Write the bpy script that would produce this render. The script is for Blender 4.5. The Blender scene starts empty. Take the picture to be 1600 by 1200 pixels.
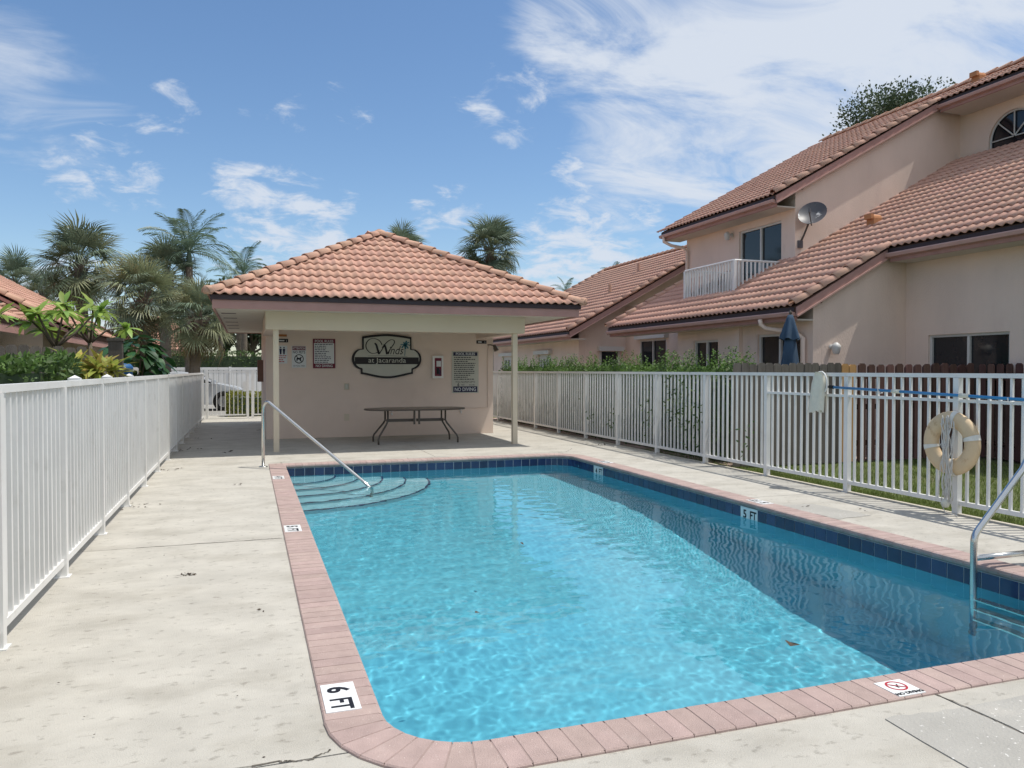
import bpy, bmesh, math, random
import numpy as np
from mathutils import Vector, Matrix

SC = bpy.context.scene
COL = SC.collection
R = math.radians
random.seed(11)

# ------------------------------------------------------------------ camera
CAM_H, F_PX, YAW, PITCH = 1.5, 1200.0, R(18.95), R(1.05)
cam = bpy.data.cameras.new('camera')
cam_o = bpy.data.objects.new('camera', cam)
COL.objects.link(cam_o)
SC.camera = cam_o
cam.sensor_width = 36.0
cam.lens = 36.0 * F_PX / 1600.0
cam.clip_start = 0.05
cam.clip_end = 3000
cam_o.location = (0, 0, CAM_H)
cam_o.rotation_euler = (R(90) - PITCH, 0, -YAW)

# ------------------------------------------------------------------ sky and sun
SUN = Vector((0.385, -0.113, 1.0)).normalized()
world = bpy.data.worlds.new('World')
SC.world = world
world.use_nodes = True
wt = world.node_tree
wt.nodes.clear()


def wn(t, **kw):
    n = wt.nodes.new(t)
    for k, v in kw.items():
        setattr(n, k, v)
    return n


def wmath(op, a, b=None, clamp=False):
    n = wn('ShaderNodeMath', operation=op, use_clamp=clamp)
    for i, x in enumerate((a, b)):
        if x is None:
            continue
        if isinstance(x, (int, float)):
            n.inputs[i].default_value = x
        else:
            wt.links.new(x, n.inputs[i])
    return n.outputs[0]


def wsmooth(x, lo, hi):
    n = wn('ShaderNodeMapRange', interpolation_type='SMOOTHSTEP')
    wt.links.new(x, n.inputs[0])
    n.inputs[1].default_value = lo
    n.inputs[2].default_value = hi
    return n.outputs[0]


sky = wn('ShaderNodeTexSky', sky_type='NISHITA')
sky.sun_disc = False
sky.sun_elevation = math.asin(SUN.z)
sky.sun_rotation = math.atan2(SUN.x, SUN.y)
sky.air_density = 1.0
sky.dust_density = 0.6
sky.ozone_density = 2.2
sky.altitude = 0
tc = wn('ShaderNodeTexCoord')
GEN = tc.outputs['Generated']
sep = wn('ShaderNodeSeparateXYZ')
wt.links.new(GEN, sep.inputs[0])
zz = wmath('ADD', wmath('MAXIMUM', sep.outputs[2], 0.0), 0.22)
px_ = wmath('DIVIDE', sep.outputs[0], zz)
py_ = wmath('DIVIDE', sep.outputs[1], zz)
comb = wn('ShaderNodeCombineXYZ')
wt.links.new(px_, comb.inputs[0])
wt.links.new(py_, comb.inputs[1])


def wnoise(scale, detail, rough, dist=0.0, off=(0, 0, 0), stretch=(1, 1, 1), rot=0.0):
    mp = wn('ShaderNodeMapping')
    mp.inputs['Location'].default_value = off
    mp.inputs['Scale'].default_value = stretch
    mp.inputs['Rotation'].default_value = (0, 0, rot)
    wt.links.new(comb.outputs[0], mp.inputs[0])
    n = wn('ShaderNodeTexNoise')
    n.inputs['Scale'].default_value = scale
    n.inputs['Detail'].default_value = detail
    n.inputs['Roughness'].default_value = rough
    n.inputs['Distortion'].default_value = dist
    wt.links.new(mp.outputs[0], n.inputs['Vector'])
    return n.outputs['Fac']


def wblob(px, py, inner, outer):
    """soft patch of cloud round one compass direction (given as azimuth tangent and height tangent)"""
    a, e = (px - 800) / F_PX, (578 - py) / F_PX
    c = Vector((a * math.cos(YAW) + math.sin(YAW), math.cos(YAW) - a * math.sin(YAW), e)).normalized()
    vm = wn('ShaderNodeVectorMath', operation='DOT_PRODUCT')
    wt.links.new(GEN, vm.inputs[0])
    vm.inputs[1].default_value = c
    return wsmooth(vm.outputs['Value'], math.cos(outer), math.cos(inner))


wisp = wnoise(2.1, 10, 0.63, 0.8, (3.1, 0.4, 0), (1.0, 1.7, 1), 0.7)
puff = wnoise(7.5, 9, 0.62, 0.4, (1.7, 5.2, 0), (1, 1, 1), 0)
bank = wmath('MAXIMUM', wblob(1420, 120, 0.10, 0.40), wmath('MULTIPLY', wblob(1130, 160, 0.03, 0.26), 0.95))
bank = wmath('MAXIMUM', bank, wmath('MULTIPLY', wblob(930, 30, 0.01, 0.14), 0.85))
# unseen cirrus added overhead and to the right, as fill for the shade
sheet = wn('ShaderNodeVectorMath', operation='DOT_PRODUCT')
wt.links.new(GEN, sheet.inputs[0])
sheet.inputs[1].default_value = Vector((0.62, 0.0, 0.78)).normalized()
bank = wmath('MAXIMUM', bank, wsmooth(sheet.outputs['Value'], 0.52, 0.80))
behind = wn('ShaderNodeVectorMath', operation='DOT_PRODUCT')  # unseen cloud added behind the camera to lift the shaded areas
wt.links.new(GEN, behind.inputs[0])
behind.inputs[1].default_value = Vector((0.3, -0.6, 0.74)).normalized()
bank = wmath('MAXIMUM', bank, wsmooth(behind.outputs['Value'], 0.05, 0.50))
wispc = wmath('MULTIPLY', wmath('SUBTRACT', wisp, 0.5), 1.9)
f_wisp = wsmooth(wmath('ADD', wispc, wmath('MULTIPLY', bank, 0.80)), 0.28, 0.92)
lb = wmath('MAXIMUM', wmath('MULTIPLY', wblob(20, 120, 0.0, 0.10), 0.9), wmath('MULTIPLY', wblob(110, 185, 0.0, 0.10), 0.75))
f_left = wmath('MULTIPLY', wsmooth(wmath('ADD', wispc, wmath('MULTIPLY', lb, 0.62)), 0.30, 0.95), 0.8)
small = None
for bx_, by_, ro, g in ((440, 335, 0.085, 1.0), (385, 300, 0.06, .85), (495, 370, 0.075, 1.0), (550, 152, 0.045, .85), (265, 182, 0.05, .7), (125, 268, 0.06, .75), (205, 284, 0.06, .75),
                    (470, 180, 0.035, .65), (895, 270, 0.04, .7), (900, 400, 0.12, 1.0), (860, 420, 0.05, .9), (980, 380, 0.04, .8), (385, 410, 0.05, .8), (700, 345, 0.07, .75), (795, 150, 0.08, .75), (1000, 335, 0.04, .8), (120, 470, 0.08, 1.0), (540, 318, 0.03, .6)):
    b = wmath('MULTIPLY', wblob(bx_, by_, 0.0, ro), g)
    small = b if small is None else wmath('MAXIMUM', small, b)
puff2 = wmath('MULTIPLY', wmath('SUBTRACT', puff, 0.5), 3.4)
f_puff = wmath('MULTIPLY', wsmooth(wmath('ADD', wmath('MULTIPLY', puff2, 0.85), wmath('MULTIPLY', small, 0.88)), 0.46, 1.15), 0.95)
lowz = wsmooth(sep.outputs[2], -0.02, 0.03)
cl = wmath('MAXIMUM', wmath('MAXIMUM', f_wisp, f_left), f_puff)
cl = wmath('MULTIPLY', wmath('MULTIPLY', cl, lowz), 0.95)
mix = wn('ShaderNodeMix', data_type='RGBA')
wt.links.new(cl, mix.inputs[0])
hsv = wn('ShaderNodeHueSaturation')
hsv.inputs['Saturation'].default_value = 1.12
hsv.inputs['Value'].default_value = 0.605
wt.links.new(sky.outputs[0], hsv.inputs['Color'])
wt.links.new(hsv.outputs[0], mix.inputs[6])
mix.inputs[7].default_value = (2.95, 3.2, 3.6, 1)
bg = wn('ShaderNodeBackground')
bg.inputs[1].default_value = 0.15
wt.links.new(mix.outputs[2], bg.inputs[0])
wo = wn('ShaderNodeOutputWorld')
wt.links.new(bg.outputs[0], wo.inputs[0])

sun = bpy.data.lights.new('sun', 'SUN')
sun.energy = 2.5
sun.angle = R(0.53)
sun.color = (1.0, 0.955, 0.88)
sun.cycles.is_caustics_light = True
sun_o = bpy.data.objects.new('sun', sun)
COL.objects.link(sun_o)
sun_o.rotation_euler = SUN.to_track_quat('Z', 'Y').to_euler()
sun_o.location = (20, -6, 50)

SC.view_settings.view_transform = 'Standard'
SC.view_settings.look = 'None'
SC.view_settings.gamma = 1.0
SC.view_settings.exposure = 0.66
SC.view_settings.use_curve_mapping = False
SC.cycles.use_denoising = True
SC.cycles.caustics_reflective = False
SC.cycles.caustics_refractive = True
SC.cycles.max_bounces = 8
SC.cycles.sample_clamp_indirect = 4.0


def project(p):
    """photo-pixel position (1600 x 1200) and depth of a world point, used only to rank repeated pieces by size in view"""
    x, y, z = p
    cx = x * math.cos(YAW) - y * math.sin(YAW)
    cd = x * math.sin(YAW) + y * math.cos(YAW)
    cd = max(cd, 1e-3)
    return 800 + F_PX * cx / cd, 578 - F_PX * (z - CAM_H) / cd, cd


# ------------------------------------------------------------------ materials
def mat(name, col, rough=0.8, var=0.12, scale=3.0, bump=0.0, bscale=40.0, rnd=0.0, hue_rnd=0.0, col2=None, mscale=1.5, mcut=(0.55, 0.7),
        mfac=1.0, spec=0.3, metal=0.0, detail=6.0, trans=0.0, stretch=None, col3=None, m3scale=30.0, m3cut=(0.7, 0.75), m3fac=1.0, local=False):
    m = bpy.data.materials.new(name)
    m.use_nodes = True
    nt = m.node_tree
    N, L = nt.nodes, nt.links
    bs = N['Principled BSDF']
    bs.inputs['Roughness'].default_value = rough
    bs.inputs['Specular IOR Level'].default_value = spec
    bs.inputs['Metallic'].default_value = metal
    if trans:
        bs.inputs['Subsurface Weight'].default_value = 0.0
    if local:
        t = N.new('ShaderNodeTexCoord')
        pos = t.outputs['Object']
    else:
        g = N.new('ShaderNodeNewGeometry')
        pos = g.outputs['Position']
    if stretch:
        mp = N.new('ShaderNodeMapping')
        mp.inputs['Scale'].default_value = stretch
        L.new(pos, mp.inputs[0])
        pos = mp.outputs[0]

    def noise(s, d=detail, r=0.6):
        n = N.new('ShaderNodeTexNoise')
        n.inputs['Scale'].default_value = s
        n.inputs['Detail'].default_value = d
        n.inputs['Roughness'].default_value = r
        L.new(pos, n.inputs['Vector'])
        return n.outputs['Fac']

    def mrange(x, a, b, c, d, smooth=False):
        n = N.new('ShaderNodeMapRange')
        if smooth:
            n.interpolation_type = 'SMOOTHSTEP'
        L.new(x, n.inputs[0])
        for i, v in zip((1, 2, 3, 4), (a, b, c, d)):
            n.inputs[i].default_value = v
        return n.outputs[0]

    rgb = N.new('ShaderNodeRGB')
    rgb.outputs[0].default_value = (*col, 1)
    cur = rgb.outputs[0]

    def mixc(fac, a, b):
        n = N.new('ShaderNodeMix')
        n.data_type = 'RGBA'
        if isinstance(fac, (int, float)):
            n.inputs[0].default_value = fac
        else:
            L.new(fac, n.inputs[0])
        L.new(a, n.inputs[6])
        if isinstance(b, tuple):
            n.inputs[7].default_value = (*b, 1)
        else:
            L.new(b, n.inputs[7])
        return n.outputs[2]

    if col2 is not None:
        cur = mixc(mrange(noise(mscale), mcut[0], mcut[1], 0, mfac, True), cur, col2)
    if col3 is not None:
        cur = mixc(mrange(noise(m3scale, 3), m3cut[0], m3cut[1], 0, m3fac, True), cur, col3)
    val = None
    if var:
        val = mrange(noise(scale), 0.25, 0.75, 1 - var, 1 + var)
    if rnd or hue_rnd:
        oi = N.new('ShaderNodeObjectInfo')
        r = mrange(oi.outputs['Random'], 0, 1, 1 - rnd, 1 + rnd)
        if val is None:
            val = r
        else:
            mm = N.new('ShaderNodeMath')
            mm.operation = 'MULTIPLY'
            L.new(val, mm.inputs[0])
            L.new(r, mm.inputs[1])
            val = mm.outputs[0]
    if val is not None or hue_rnd:
        h = N.new('ShaderNodeHueSaturation')
        L.new(cur, h.inputs['Color'])
        if val is not None:
            L.new(val, h.inputs['Value'])
        if hue_rnd:
            m2 = N.new('ShaderNodeMath')
            m2.operation = 'FRACT'
            m3 = N.new('ShaderNodeMath')
            m3.operation = 'MULTIPLY'
            L.new(oi.outputs['Random'], m3.inputs[0])
            m3.inputs[1].default_value = 7.31
            L.new(m3.outputs[0], m2.inputs[0])
            L.new(mrange(m2.outputs[0], 0, 1, 0.5 - hue_rnd, 0.5 + hue_rnd), h.inputs['Hue'])
        cur = h.outputs[0]
    L.new(cur, bs.inputs['Base Color'])
    if bump:
        b = N.new('ShaderNodeBump')
        b.inputs['Strength'].default_value = min(1.0, bump)
        b.inputs['Distance'].default_value = 0.01
        L.new(noise(bscale, 4), b.inputs['Height'])
        L.new(b.outputs[0], bs.inputs['Normal'])
    if trans:
        out = N['Material Output']
        tr = N.new('ShaderNodeBsdfTranslucent')
        L.new(cur, tr.inputs[0])
        ms = N.new('ShaderNodeMixShader')
        ms.inputs[0].default_value = trans
        L.new(bs.outputs[0], ms.inputs[1])
        L.new(tr.outputs[0], ms.inputs[2])
        L.new(ms.outputs[0], out.inputs[0])
    return m


M = {}
M['deck'] = mat('deck_concrete', (0.495, 0.47, 0.415), 0.9, 0.13, 2.2, 0.6, 130, col2=(0.37, 0.345, 0.295), mscale=1.6, mcut=(0.46, 0.72), mfac=0.65,
                col3=(0.20, 0.18, 0.15), m3scale=13, m3cut=(0.57, 0.72), m3fac=0.5, stretch=(1.0, 1.5, 1), spec=0.2)
M['patch'] = mat('patch_concrete', (0.40, 0.385, 0.35), 0.9, 0.10, 3, 0.7, 90, col2=(0.42, 0.40, 0.36), mscale=3, col3=(0.72, 0.70, 0.66), m3scale=42, m3cut=(0.645, 0.70), spec=0.2)
M['kerb'] = mat('kerb_concrete', (0.55, 0.50, 0.41), 0.9, 0.15, 4, 0.5, 80)
M['brick'] = mat('coping_brick', (0.42, 0.315, 0.285), 0.85, 0.13, 9, 0.6, 160, rnd=0.07, hue_rnd=0.006, col2=(0.47, 0.38, 0.345), mscale=7, mcut=(0.55, 0.8), mfac=0.6,
                 col3=(0.74, 0.66, 0.60), m3scale=110, m3cut=(0.66, 0.72), m3fac=0.7, spec=0.25)
M['grout'] = mat('grout', (0.33, 0.25, 0.225), 0.9, 0.1, 20)
M['tile'] = mat('waterline_tile', (0.026, 0.045, 0.115), 0.18, 0.15, 8, rnd=0.25, spec=0.5)
M['white_tile'] = mat('white_tile', (0.78, 0.79, 0.78), 0.3, 0.05, 10, spec=0.5, col2=(0.5, 0.5, 0.47), mscale=30, mcut=(.62, .8), mfac=.4)
M['ink'] = mat('black_ink', (0.012, 0.012, 0.016), 0.5, 0)
M['navy_ink'] = mat('navy_ink', (0.02, 0.022, 0.06), 0.5, 0)
M['red_ink'] = mat('red_ink', (0.40, 0.03, 0.045), 0.5, 0)
M['maroon'] = mat('maroon_ink', (0.16, 0.022, 0.04), 0.5, 0)
M['plaster_pale'] = mat('step_plaster', (0.42, 0.70, 0.76), 0.8, 0.06, 1.2, spec=0.1)
M['plaster'] = mat('pool_plaster', (0.185, 0.59, 0.71), 0.8, 0.07, 1.2, spec=0.1)
M['steel'] = mat('stainless_steel', (0.62, 0.62, 0.60), 0.22, 0.08, 14, metal=1.0)
M['alu'] = mat('white_aluminium', (0.76, 0.755, 0.735), 0.42, 0.07, 3, spec=0.4, col2=(0.48, 0.46, 0.41), mscale=4, mcut=(0.55, 0.8), mfac=0.5)
M['vinyl'] = mat('white_vinyl', (0.80, 0.80, 0.79), 0.45, 0.04, 2, spec=0.4)
M['stucco'] = mat('house_stucco', (0.785, 0.635, 0.54), 0.92, 0.07, 1.2, 0.8, 60, spec=0.15, stretch=(1, 1, .4), col2=(0.70, 0.545, 0.47), mscale=1.0, mfac=.6, col3=(0.52, 0.41, 0.35), m3scale=3.0, m3cut=(.62, .85), m3fac=.4)
M['stucco_pav'] = mat('pavilion_stucco', (0.775, 0.64, 0.545), 0.92, 0.06, 1.0, 0.7, 70, spec=0.15, col2=(0.69, 0.56, 0.475), mscale=0.8, mfac=.5)
M['beam'] = mat('beam_paint', (0.66, 0.58, 0.45), 0.85, 0.04, 1.5, 0.3, 60, spec=0.2)
M['soffit'] = mat('soffit_paint', (0.60, 0.55, 0.48), 0.9, 0.05, 2)
M['fascia'] = mat('fascia_paint', (0.42, 0.245, 0.215), 0.7, 0.10, 3, spec=0.3, col2=(0.48, 0.30, 0.265), mscale=2, mfac=.5)
M['gutter'] = mat('gutter_paint', (0.50, 0.31, 0.265), 0.5, 0.08, 3, spec=0.4)
M['drip'] = mat('drip_edge', (0.055, 0.04, 0.045), 0.6, 0.1, 6)
M['rtile'] = mat('roof_tile', (0.58, 0.345, 0.262), 0.85, 0.09, 2.2, 0.5, 90, rnd=0.06, hue_rnd=0.004, col2=(0.54, 0.35, 0.275), mscale=1.1, mfac=.7,
                 col3=(0.30, 0.19, 0.15), m3scale=3.2, m3cut=(.60, .82), m3fac=.4, spec=0.2)
M['cap'] = mat('cap_tile', (0.56, 0.345, 0.255), 0.85, 0.12, 3, 0.5, 90, rnd=0.08, hue_rnd=0.006, col2=(0.36, 0.23, 0.17), mscale=3, mfac=.7, spec=0.2)
M['felt'] = mat('roof_felt', (0.10, 0.055, 0.04), 0.95, 0.1, 4)
M['glass'] = mat('dark_glass', (0.014, 0.017, 0.022), 0.06, 0.2, 0.8, spec=0.55)
M['frame'] = mat('window_frame', (0.62, 0.61, 0.58), 0.4, 0.03, 4, spec=0.4)
M['bronze'] = mat('bronze_metal', (0.085, 0.07, 0.055), 0.4, 0.1, 9, spec=0.5)
M['tabletop'] = mat('table_top', (0.22, 0.185, 0.15), 0.35, 0.1, 6, spec=0.4)
M['wood_grey'] = mat('weathered_board', (0.135, 0.12, 0.105), 0.9, 0.25, 3, 0.6, 40, rnd=0.22, stretch=(6, 6, 0.7), spec=0.15)
M['wood_red'] = mat('stained_board', (0.145, 0.078, 0.066), 0.8, 0.25, 3, 0.5, 40, rnd=0.35, hue_rnd=0.015, stretch=(6, 6, 0.7), spec=0.2)
M['wood_new'] = mat('new_board', (0.48, 0.27, 0.11), 0.85, 0.15, 3, stretch=(6, 6, 0.7))
M['foam'] = mat('ring_foam', (0.66, 0.50, 0.315), 0.7, 0.08, 6, 0.3, 50, col2=(0.34, 0.16, 0.06), mscale=3.2, mcut=(.62, .72), mfac=.8)
M['strap'] = mat('white_strap', (0.72, 0.70, 0.64), 0.8, 0.1, 20)
M['rope'] = mat('white_rope', (0.66, 0.64, 0.60), 0.85, 0.12, 60, 0.6, 200)
M['net'] = mat('net_cloth', (0.70, 0.68, 0.58), 0.9, 0.10, 14, 0.5, 120)
M['blue_pole'] = mat('blue_pole', (0.025, 0.21, 0.46), 0.3, 0.08, 5, spec=0.5)
M['umb'] = mat('umbrella_cloth', (0.045, 0.08, 0.13), 0.85, 0.15, 6)
M['dish'] = mat('dish_grey', (0.10, 0.10, 0.11), 0.45, 0.15, 6, col2=(0.62, 0.61, 0.6), mscale=4, mcut=(.60, .66), spec=.4)
M['paint_white'] = mat('white_paint', (0.78, 0.77, 0.74), 0.5, 0.05, 8)
M['sign_pale'] = mat('sign_pale', (0.52, 0.52, 0.45), 0.5, 0.05, 5)
M['sign_white'] = mat('sign_white', (0.66, 0.68, 0.68), 0.4, 0.04, 9)
M['sign_dark'] = mat('sign_dark', (0.02, 0.017, 0.018), 0.5, 0.1, 9)
M['teal'] = mat('sign_teal', (0.03, 0.15, 0.20), 0.5, 0.1, 9)
M['orange'] = mat('orange_strip', (0.42, 0.17, 0.06), 0.6, 0.1, 9)
M['ground'] = mat('ground_soil', (0.10, 0.12, 0.045), 0.95, 0.3, 1.5, 0.5, 30, col2=(0.12, 0.105, 0.06), mscale=.8, mfac=.6)
M['asphalt'] = mat('pale_asphalt', (0.30, 0.29, 0.27), 0.9, 0.12, 1.2, 0.4, 60)
M['patio'] = mat('patio_paving', (0.40, 0.29, 0.25), 0.9, 0.15, 3)
M['blade'] = mat('grass_blade', (0.17, 0.22, 0.060), 0.7, 0.45, 1.7, trans=0.3, spec=.2, col2=(0.28, 0.26, 0.10), mscale=6, mfac=.5)
M['trunk'] = mat('palm_trunk', (0.17, 0.14, 0.11), 0.95, 0.25, 2, 0.9, 14, stretch=(1, 1, 4))
M['bark'] = mat('tree_bark', (0.13, 0.105, 0.08), 0.95, 0.25, 4, 0.8, 25)
M['fan'] = mat('fan_frond', (0.175, 0.225, 0.155), 0.42, 0.20, 2, rnd=0.25, hue_rnd=0.02, trans=0.22, spec=.35)
M['fan_light'] = mat('fan_frond_light', (0.25, 0.28, 0.16), 0.45, 0.2, 2, rnd=0.25, hue_rnd=0.025, trans=0.25, spec=.35)
M['dry'] = mat('dry_frond', (0.24, 0.20, 0.11), 0.9, 0.2, 2, rnd=0.3, trans=0.2)
M['feather'] = mat('feather_frond', (0.14, 0.21, 0.145), 0.42, 0.2, 2, rnd=0.2, hue_rnd=0.015, trans=0.25, spec=.4)
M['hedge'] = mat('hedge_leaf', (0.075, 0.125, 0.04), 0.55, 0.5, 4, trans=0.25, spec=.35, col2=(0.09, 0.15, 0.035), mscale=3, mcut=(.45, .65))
M['hedge_bright'] = mat('hedge_leaf_young', (0.12, 0.21, 0.045), 0.55, 0.4, 5, trans=0.35, spec=.35, col2=(0.06, 0.12, 0.03), mscale=3, mcut=(.45, .65))  # brighter green for the sprigs and part of the top leaves
M['tree_leaf'] = mat('tree_leaf', (0.07, 0.105, 0.055), 0.6, 0.45, 1.2, trans=0.2, spec=.3)
M['yellow_leaf'] = mat('yellow_hedge_leaf', (0.22, 0.23, 0.03), 0.6, 0.4, 6, trans=0.3, col2=(0.07, 0.10, 0.025), mscale=4)
M['plum'] = mat('frangipani_leaf', (0.27, 0.40, 0.085), 0.45, 0.15, 6, rnd=0.3, hue_rnd=0.02, trans=0.35, spec=.4)
M['crot'] = mat('variegated_leaf', (0.30, 0.33, 0.07), 0.5, 0.3, 9, rnd=0.3, hue_rnd=0.03, trans=0.3, col2=(0.46, 0.37, 0.10), mscale=11, mcut=(.5, .6))
M['broad'] = mat('broad_leaf', (0.028, 0.085, 0.025), 0.35, 0.2, 6, rnd=0.3, trans=0.15, spec=.5)
M['litter'] = mat('dry_leaf', (0.065, 0.048, 0.032), 0.8, 0.3, 20, rnd=.3)
M['car'] = mat('car_paint', (0.55, 0.58, 0.62), 0.22, 0.02, 2, spec=0.6)
M['rubber'] = mat('rubber', (0.02, 0.02, 0.02), 0.8, 0.1, 9)
M['rim'] = mat('wheel_rim', (0.35, 0.35, 0.36), 0.3, 0.05, 9, metal=1)
M['lens'] = mat('headlight_lens', (0.7, 0.72, 0.75), 0.1, 0, spec=.6)
M['blue_tarp'] = mat('blue_plastic', (0.03, 0.12, 0.30), 0.5, 0.2, 5)
M['brown'] = mat('brown_paint', (0.17, 0.095, 0.07), 0.6, 0.15, 6)
M['crack'] = mat('crack_dirt', (0.13, 0.115, 0.095), 0.95, 0.3, 20)
M['vinyl_shade'] = mat('shaded_vinyl', (0.38, 0.38, 0.37), 0.6, 0.06, 2, spec=0.3)  # white vinyl greyed: shade behind the pickets put into its colour
M['vent'] = mat('vent_clay', (0.50, 0.23, 0.11), 0.8, 0.12, 9)
M['far_tile'] = mat('far_roof_tile', (0.48, 0.28, 0.21), 0.85, 0.2, 3)

wm = bpy.data.materials.new('pool_water')
wm.use_nodes = True
_n = wm.node_tree.nodes
_n.remove(_n['Principled BSDF'])
_g = _n.new('ShaderNodeBsdfGlass')
_g.inputs['IOR'].default_value = 1.333
_g.inputs['Roughness'].default_value = 0.0
_g.inputs[0].default_value = (0.86, 0.975, 1.0, 1)
wm.node_tree.links.new(_g.outputs[0], _n['Material Output'].inputs[0])
M['water'] = wm

# ------------------------------------------------------------------ mesh helpers
WLOC = {}


class MB:
    def __init__(s):
        s.v, s.f = [], []

    def add(s, vs, fs):
        o = len(s.v)
        s.v += [tuple(p) for p in vs]
        s.f += [tuple(i + o for i in q) for q in fs]
        return s

    def box(s, x0, x1, y0, y1, z0, z1):
        x0, x1 = min(x0, x1), max(x0, x1)
        y0, y1 = min(y0, y1), max(y0, y1)
        z0, z1 = min(z0, z1), max(z0, z1)
        return s.add([(x0, y0, z0), (x1, y0, z0), (x1, y1, z0), (x0, y1, z0), (x0, y0, z1), (x1, y0, z1), (x1, y1, z1), (x0, y1, z1)],
                     [(0, 3, 2, 1), (4, 5, 6, 7), (0, 1, 5, 4), (1, 2, 6, 5), (2, 3, 7, 6), (3, 0, 4, 7)])

    def prism(s, poly, axis, a0, a1):
        """poly in the two other axes; extruded along axis ('x': (y,z), 'y': (x,z), 'z': (x,y))"""
        n = len(poly)

        def P(p, a):
            return {'x': (a, p[0], p[1]), 'y': (p[0], a, p[1]), 'z': (p[0], p[1], a)}[axis]
        ar = sum(poly[i][0] * poly[(i + 1) % n][1] - poly[(i + 1) % n][0] * poly[i][1] for i in range(n))
        if (ar < 0) != (axis == 'y'):
            poly = poly[::-1]
        vs = [P(p, a0) for p in poly] + [P(p, a1) for p in poly]
        fs = [tuple(range(n))[::-1], tuple(range(n, 2 * n))] + [(i, (i + 1) % n, n + (i + 1) % n, n + i) for i in range(n)]
        return s.add(vs, fs)

    def tube(s, pts, r, seg=8, caps=True):
        pts = [Vector(p) for p in pts]
        rs = r if isinstance(r, (list, tuple)) else [r] * len(pts)
        up = None
        o = len(s.v)
        for i, p in enumerate(pts):
            t = (pts[min(i + 1, len(pts) - 1)] - pts[max(i - 1, 0)]).normalized()
            if up is None:
                up = Vector((0, 0, 1)) if abs(t.z) < 0.9 else Vector((1, 0, 0))
            a = t.cross(up)
            if a.length < 1e-5:
                a = t.orthogonal()
            a.normalize()
            b = a.cross(t).normalized()
            up = b
            for k in range(seg):
                an = 2 * math.pi * k / seg
                s.v.append(tuple(p + (a * math.cos(an) + b * math.sin(an)) * rs[i]))
        for i in range(len(pts) - 1):
            for k in range(seg):
                k2 = (k + 1) % seg
                s.f.append((o + i * seg + k, o + i * seg + k2, o + (i + 1) * seg + k2, o + (i + 1) * seg + k))
        if caps:
            s.f.append(tuple(o + k for k in range(seg))[::-1])
            s.f.append(tuple(o + (len(pts) - 1) * seg + k for k in range(seg)))
        return s

    def lathe(s, prof, c, seg=16, axis='z'):
        """prof: (radius, height) pairs about an axis through c"""
        o = len(s.v)
        for r, h in prof:
            for k in range(seg):
                an = 2 * math.pi * k / seg
                p = (r * math.cos(an), r * math.sin(an), h)
                p = {'z': p, 'x': (p[2], p[0], p[1]), 'y': (p[0], p[2], p[1])}[axis]
                s.v.append((c[0] + p[0], c[1] + p[1], c[2] + p[2]))
        for i in range(len(prof) - 1):
            for k in range(seg):
                k2 = (k + 1) % seg
                s.f.append((o + i * seg + k, o + i * seg + k2, o + (i + 1) * seg + k2, o + (i + 1) * seg + k))
        return s

    def mesh(s, name, m, off=(0, 0, 0), smooth=False):
        me = bpy.data.meshes.new(name)
        me.from_pydata([(x - off[0], y - off[1], z - off[2]) for x, y, z in s.v], [], s.f)
        if smooth:
            me.polygons.foreach_set('use_smooth', [True] * len(me.polygons))
        if m is not None:
            me.materials.append(m)
        me.update()
        return me


def tag(o, label=None, cat=None, group=None, kind=None):
    if label:
        o['label'] = label
    if cat:
        o['category'] = cat
    if group:
        o['group'] = group
    if kind:
        o['kind'] = kind
    return o


def thing(name, label, cat, loc=(0, 0, 0), group=None):
    o = bpy.data.objects.new(name, None)
    o.empty_display_size = 0.2
    COL.objects.link(o)
    o.location = loc
    WLOC[o] = tuple(loc)
    return tag(o, label, cat, group)


def part(name, mb, m, parent=None, smooth=False, label=None, kind=None):
    off = WLOC[parent] if parent else (0, 0, 0)
    m = M[m] if isinstance(m, str) else m
    o = bpy.data.objects.new(name, mb.mesh(name, m, off, smooth))
    COL.objects.link(o)
    if parent:
        o.parent = parent
    WLOC[o] = off
    if label:
        o['label'] = label
    if kind:
        o['kind'] = kind
    return o


def single(name, mb, m, label, cat, group=None, smooth=False, kind=None, loc=None):
    """a thing that is one mesh, its origin at loc"""
    m = M[m] if isinstance(m, str) else m
    loc = loc or (0, 0, 0)
    o = bpy.data.objects.new(name, mb.mesh(name, m, loc, smooth))
    o.location = loc
    COL.objects.link(o)
    WLOC[o] = tuple(loc)
    return tag(o, label, cat, group, kind)


def inst(name, me, parent, mw):
    """one more object that shares mesh data; mw is its world matrix"""
    o = bpy.data.objects.new(name, me)
    COL.objects.link(o)
    o.parent = parent
    off = WLOC[parent]
    o.matrix_basis = Matrix.Translation((-off[0], -off[1], -off[2])) @ mw
    return o


def T(x, y, z):
    return Matrix.Translation((x, y, z))


def RZ(a):
    return Matrix.Rotation(a, 4, 'Z')


def basis(o, u, v, w):
    m = Matrix.Identity(4)
    for i in range(3):
        m[i][0], m[i][1], m[i][2], m[i][3] = u[i], v[i], w[i], o[i]
    return m


def arc(cx, cy, r, a0, a1, n):
    return [(cx + r * math.cos(a0 + (a1 - a0) * i / n), cy + r * math.sin(a0 + (a1 - a0) * i / n)) for i in range(n + 1)]


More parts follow.
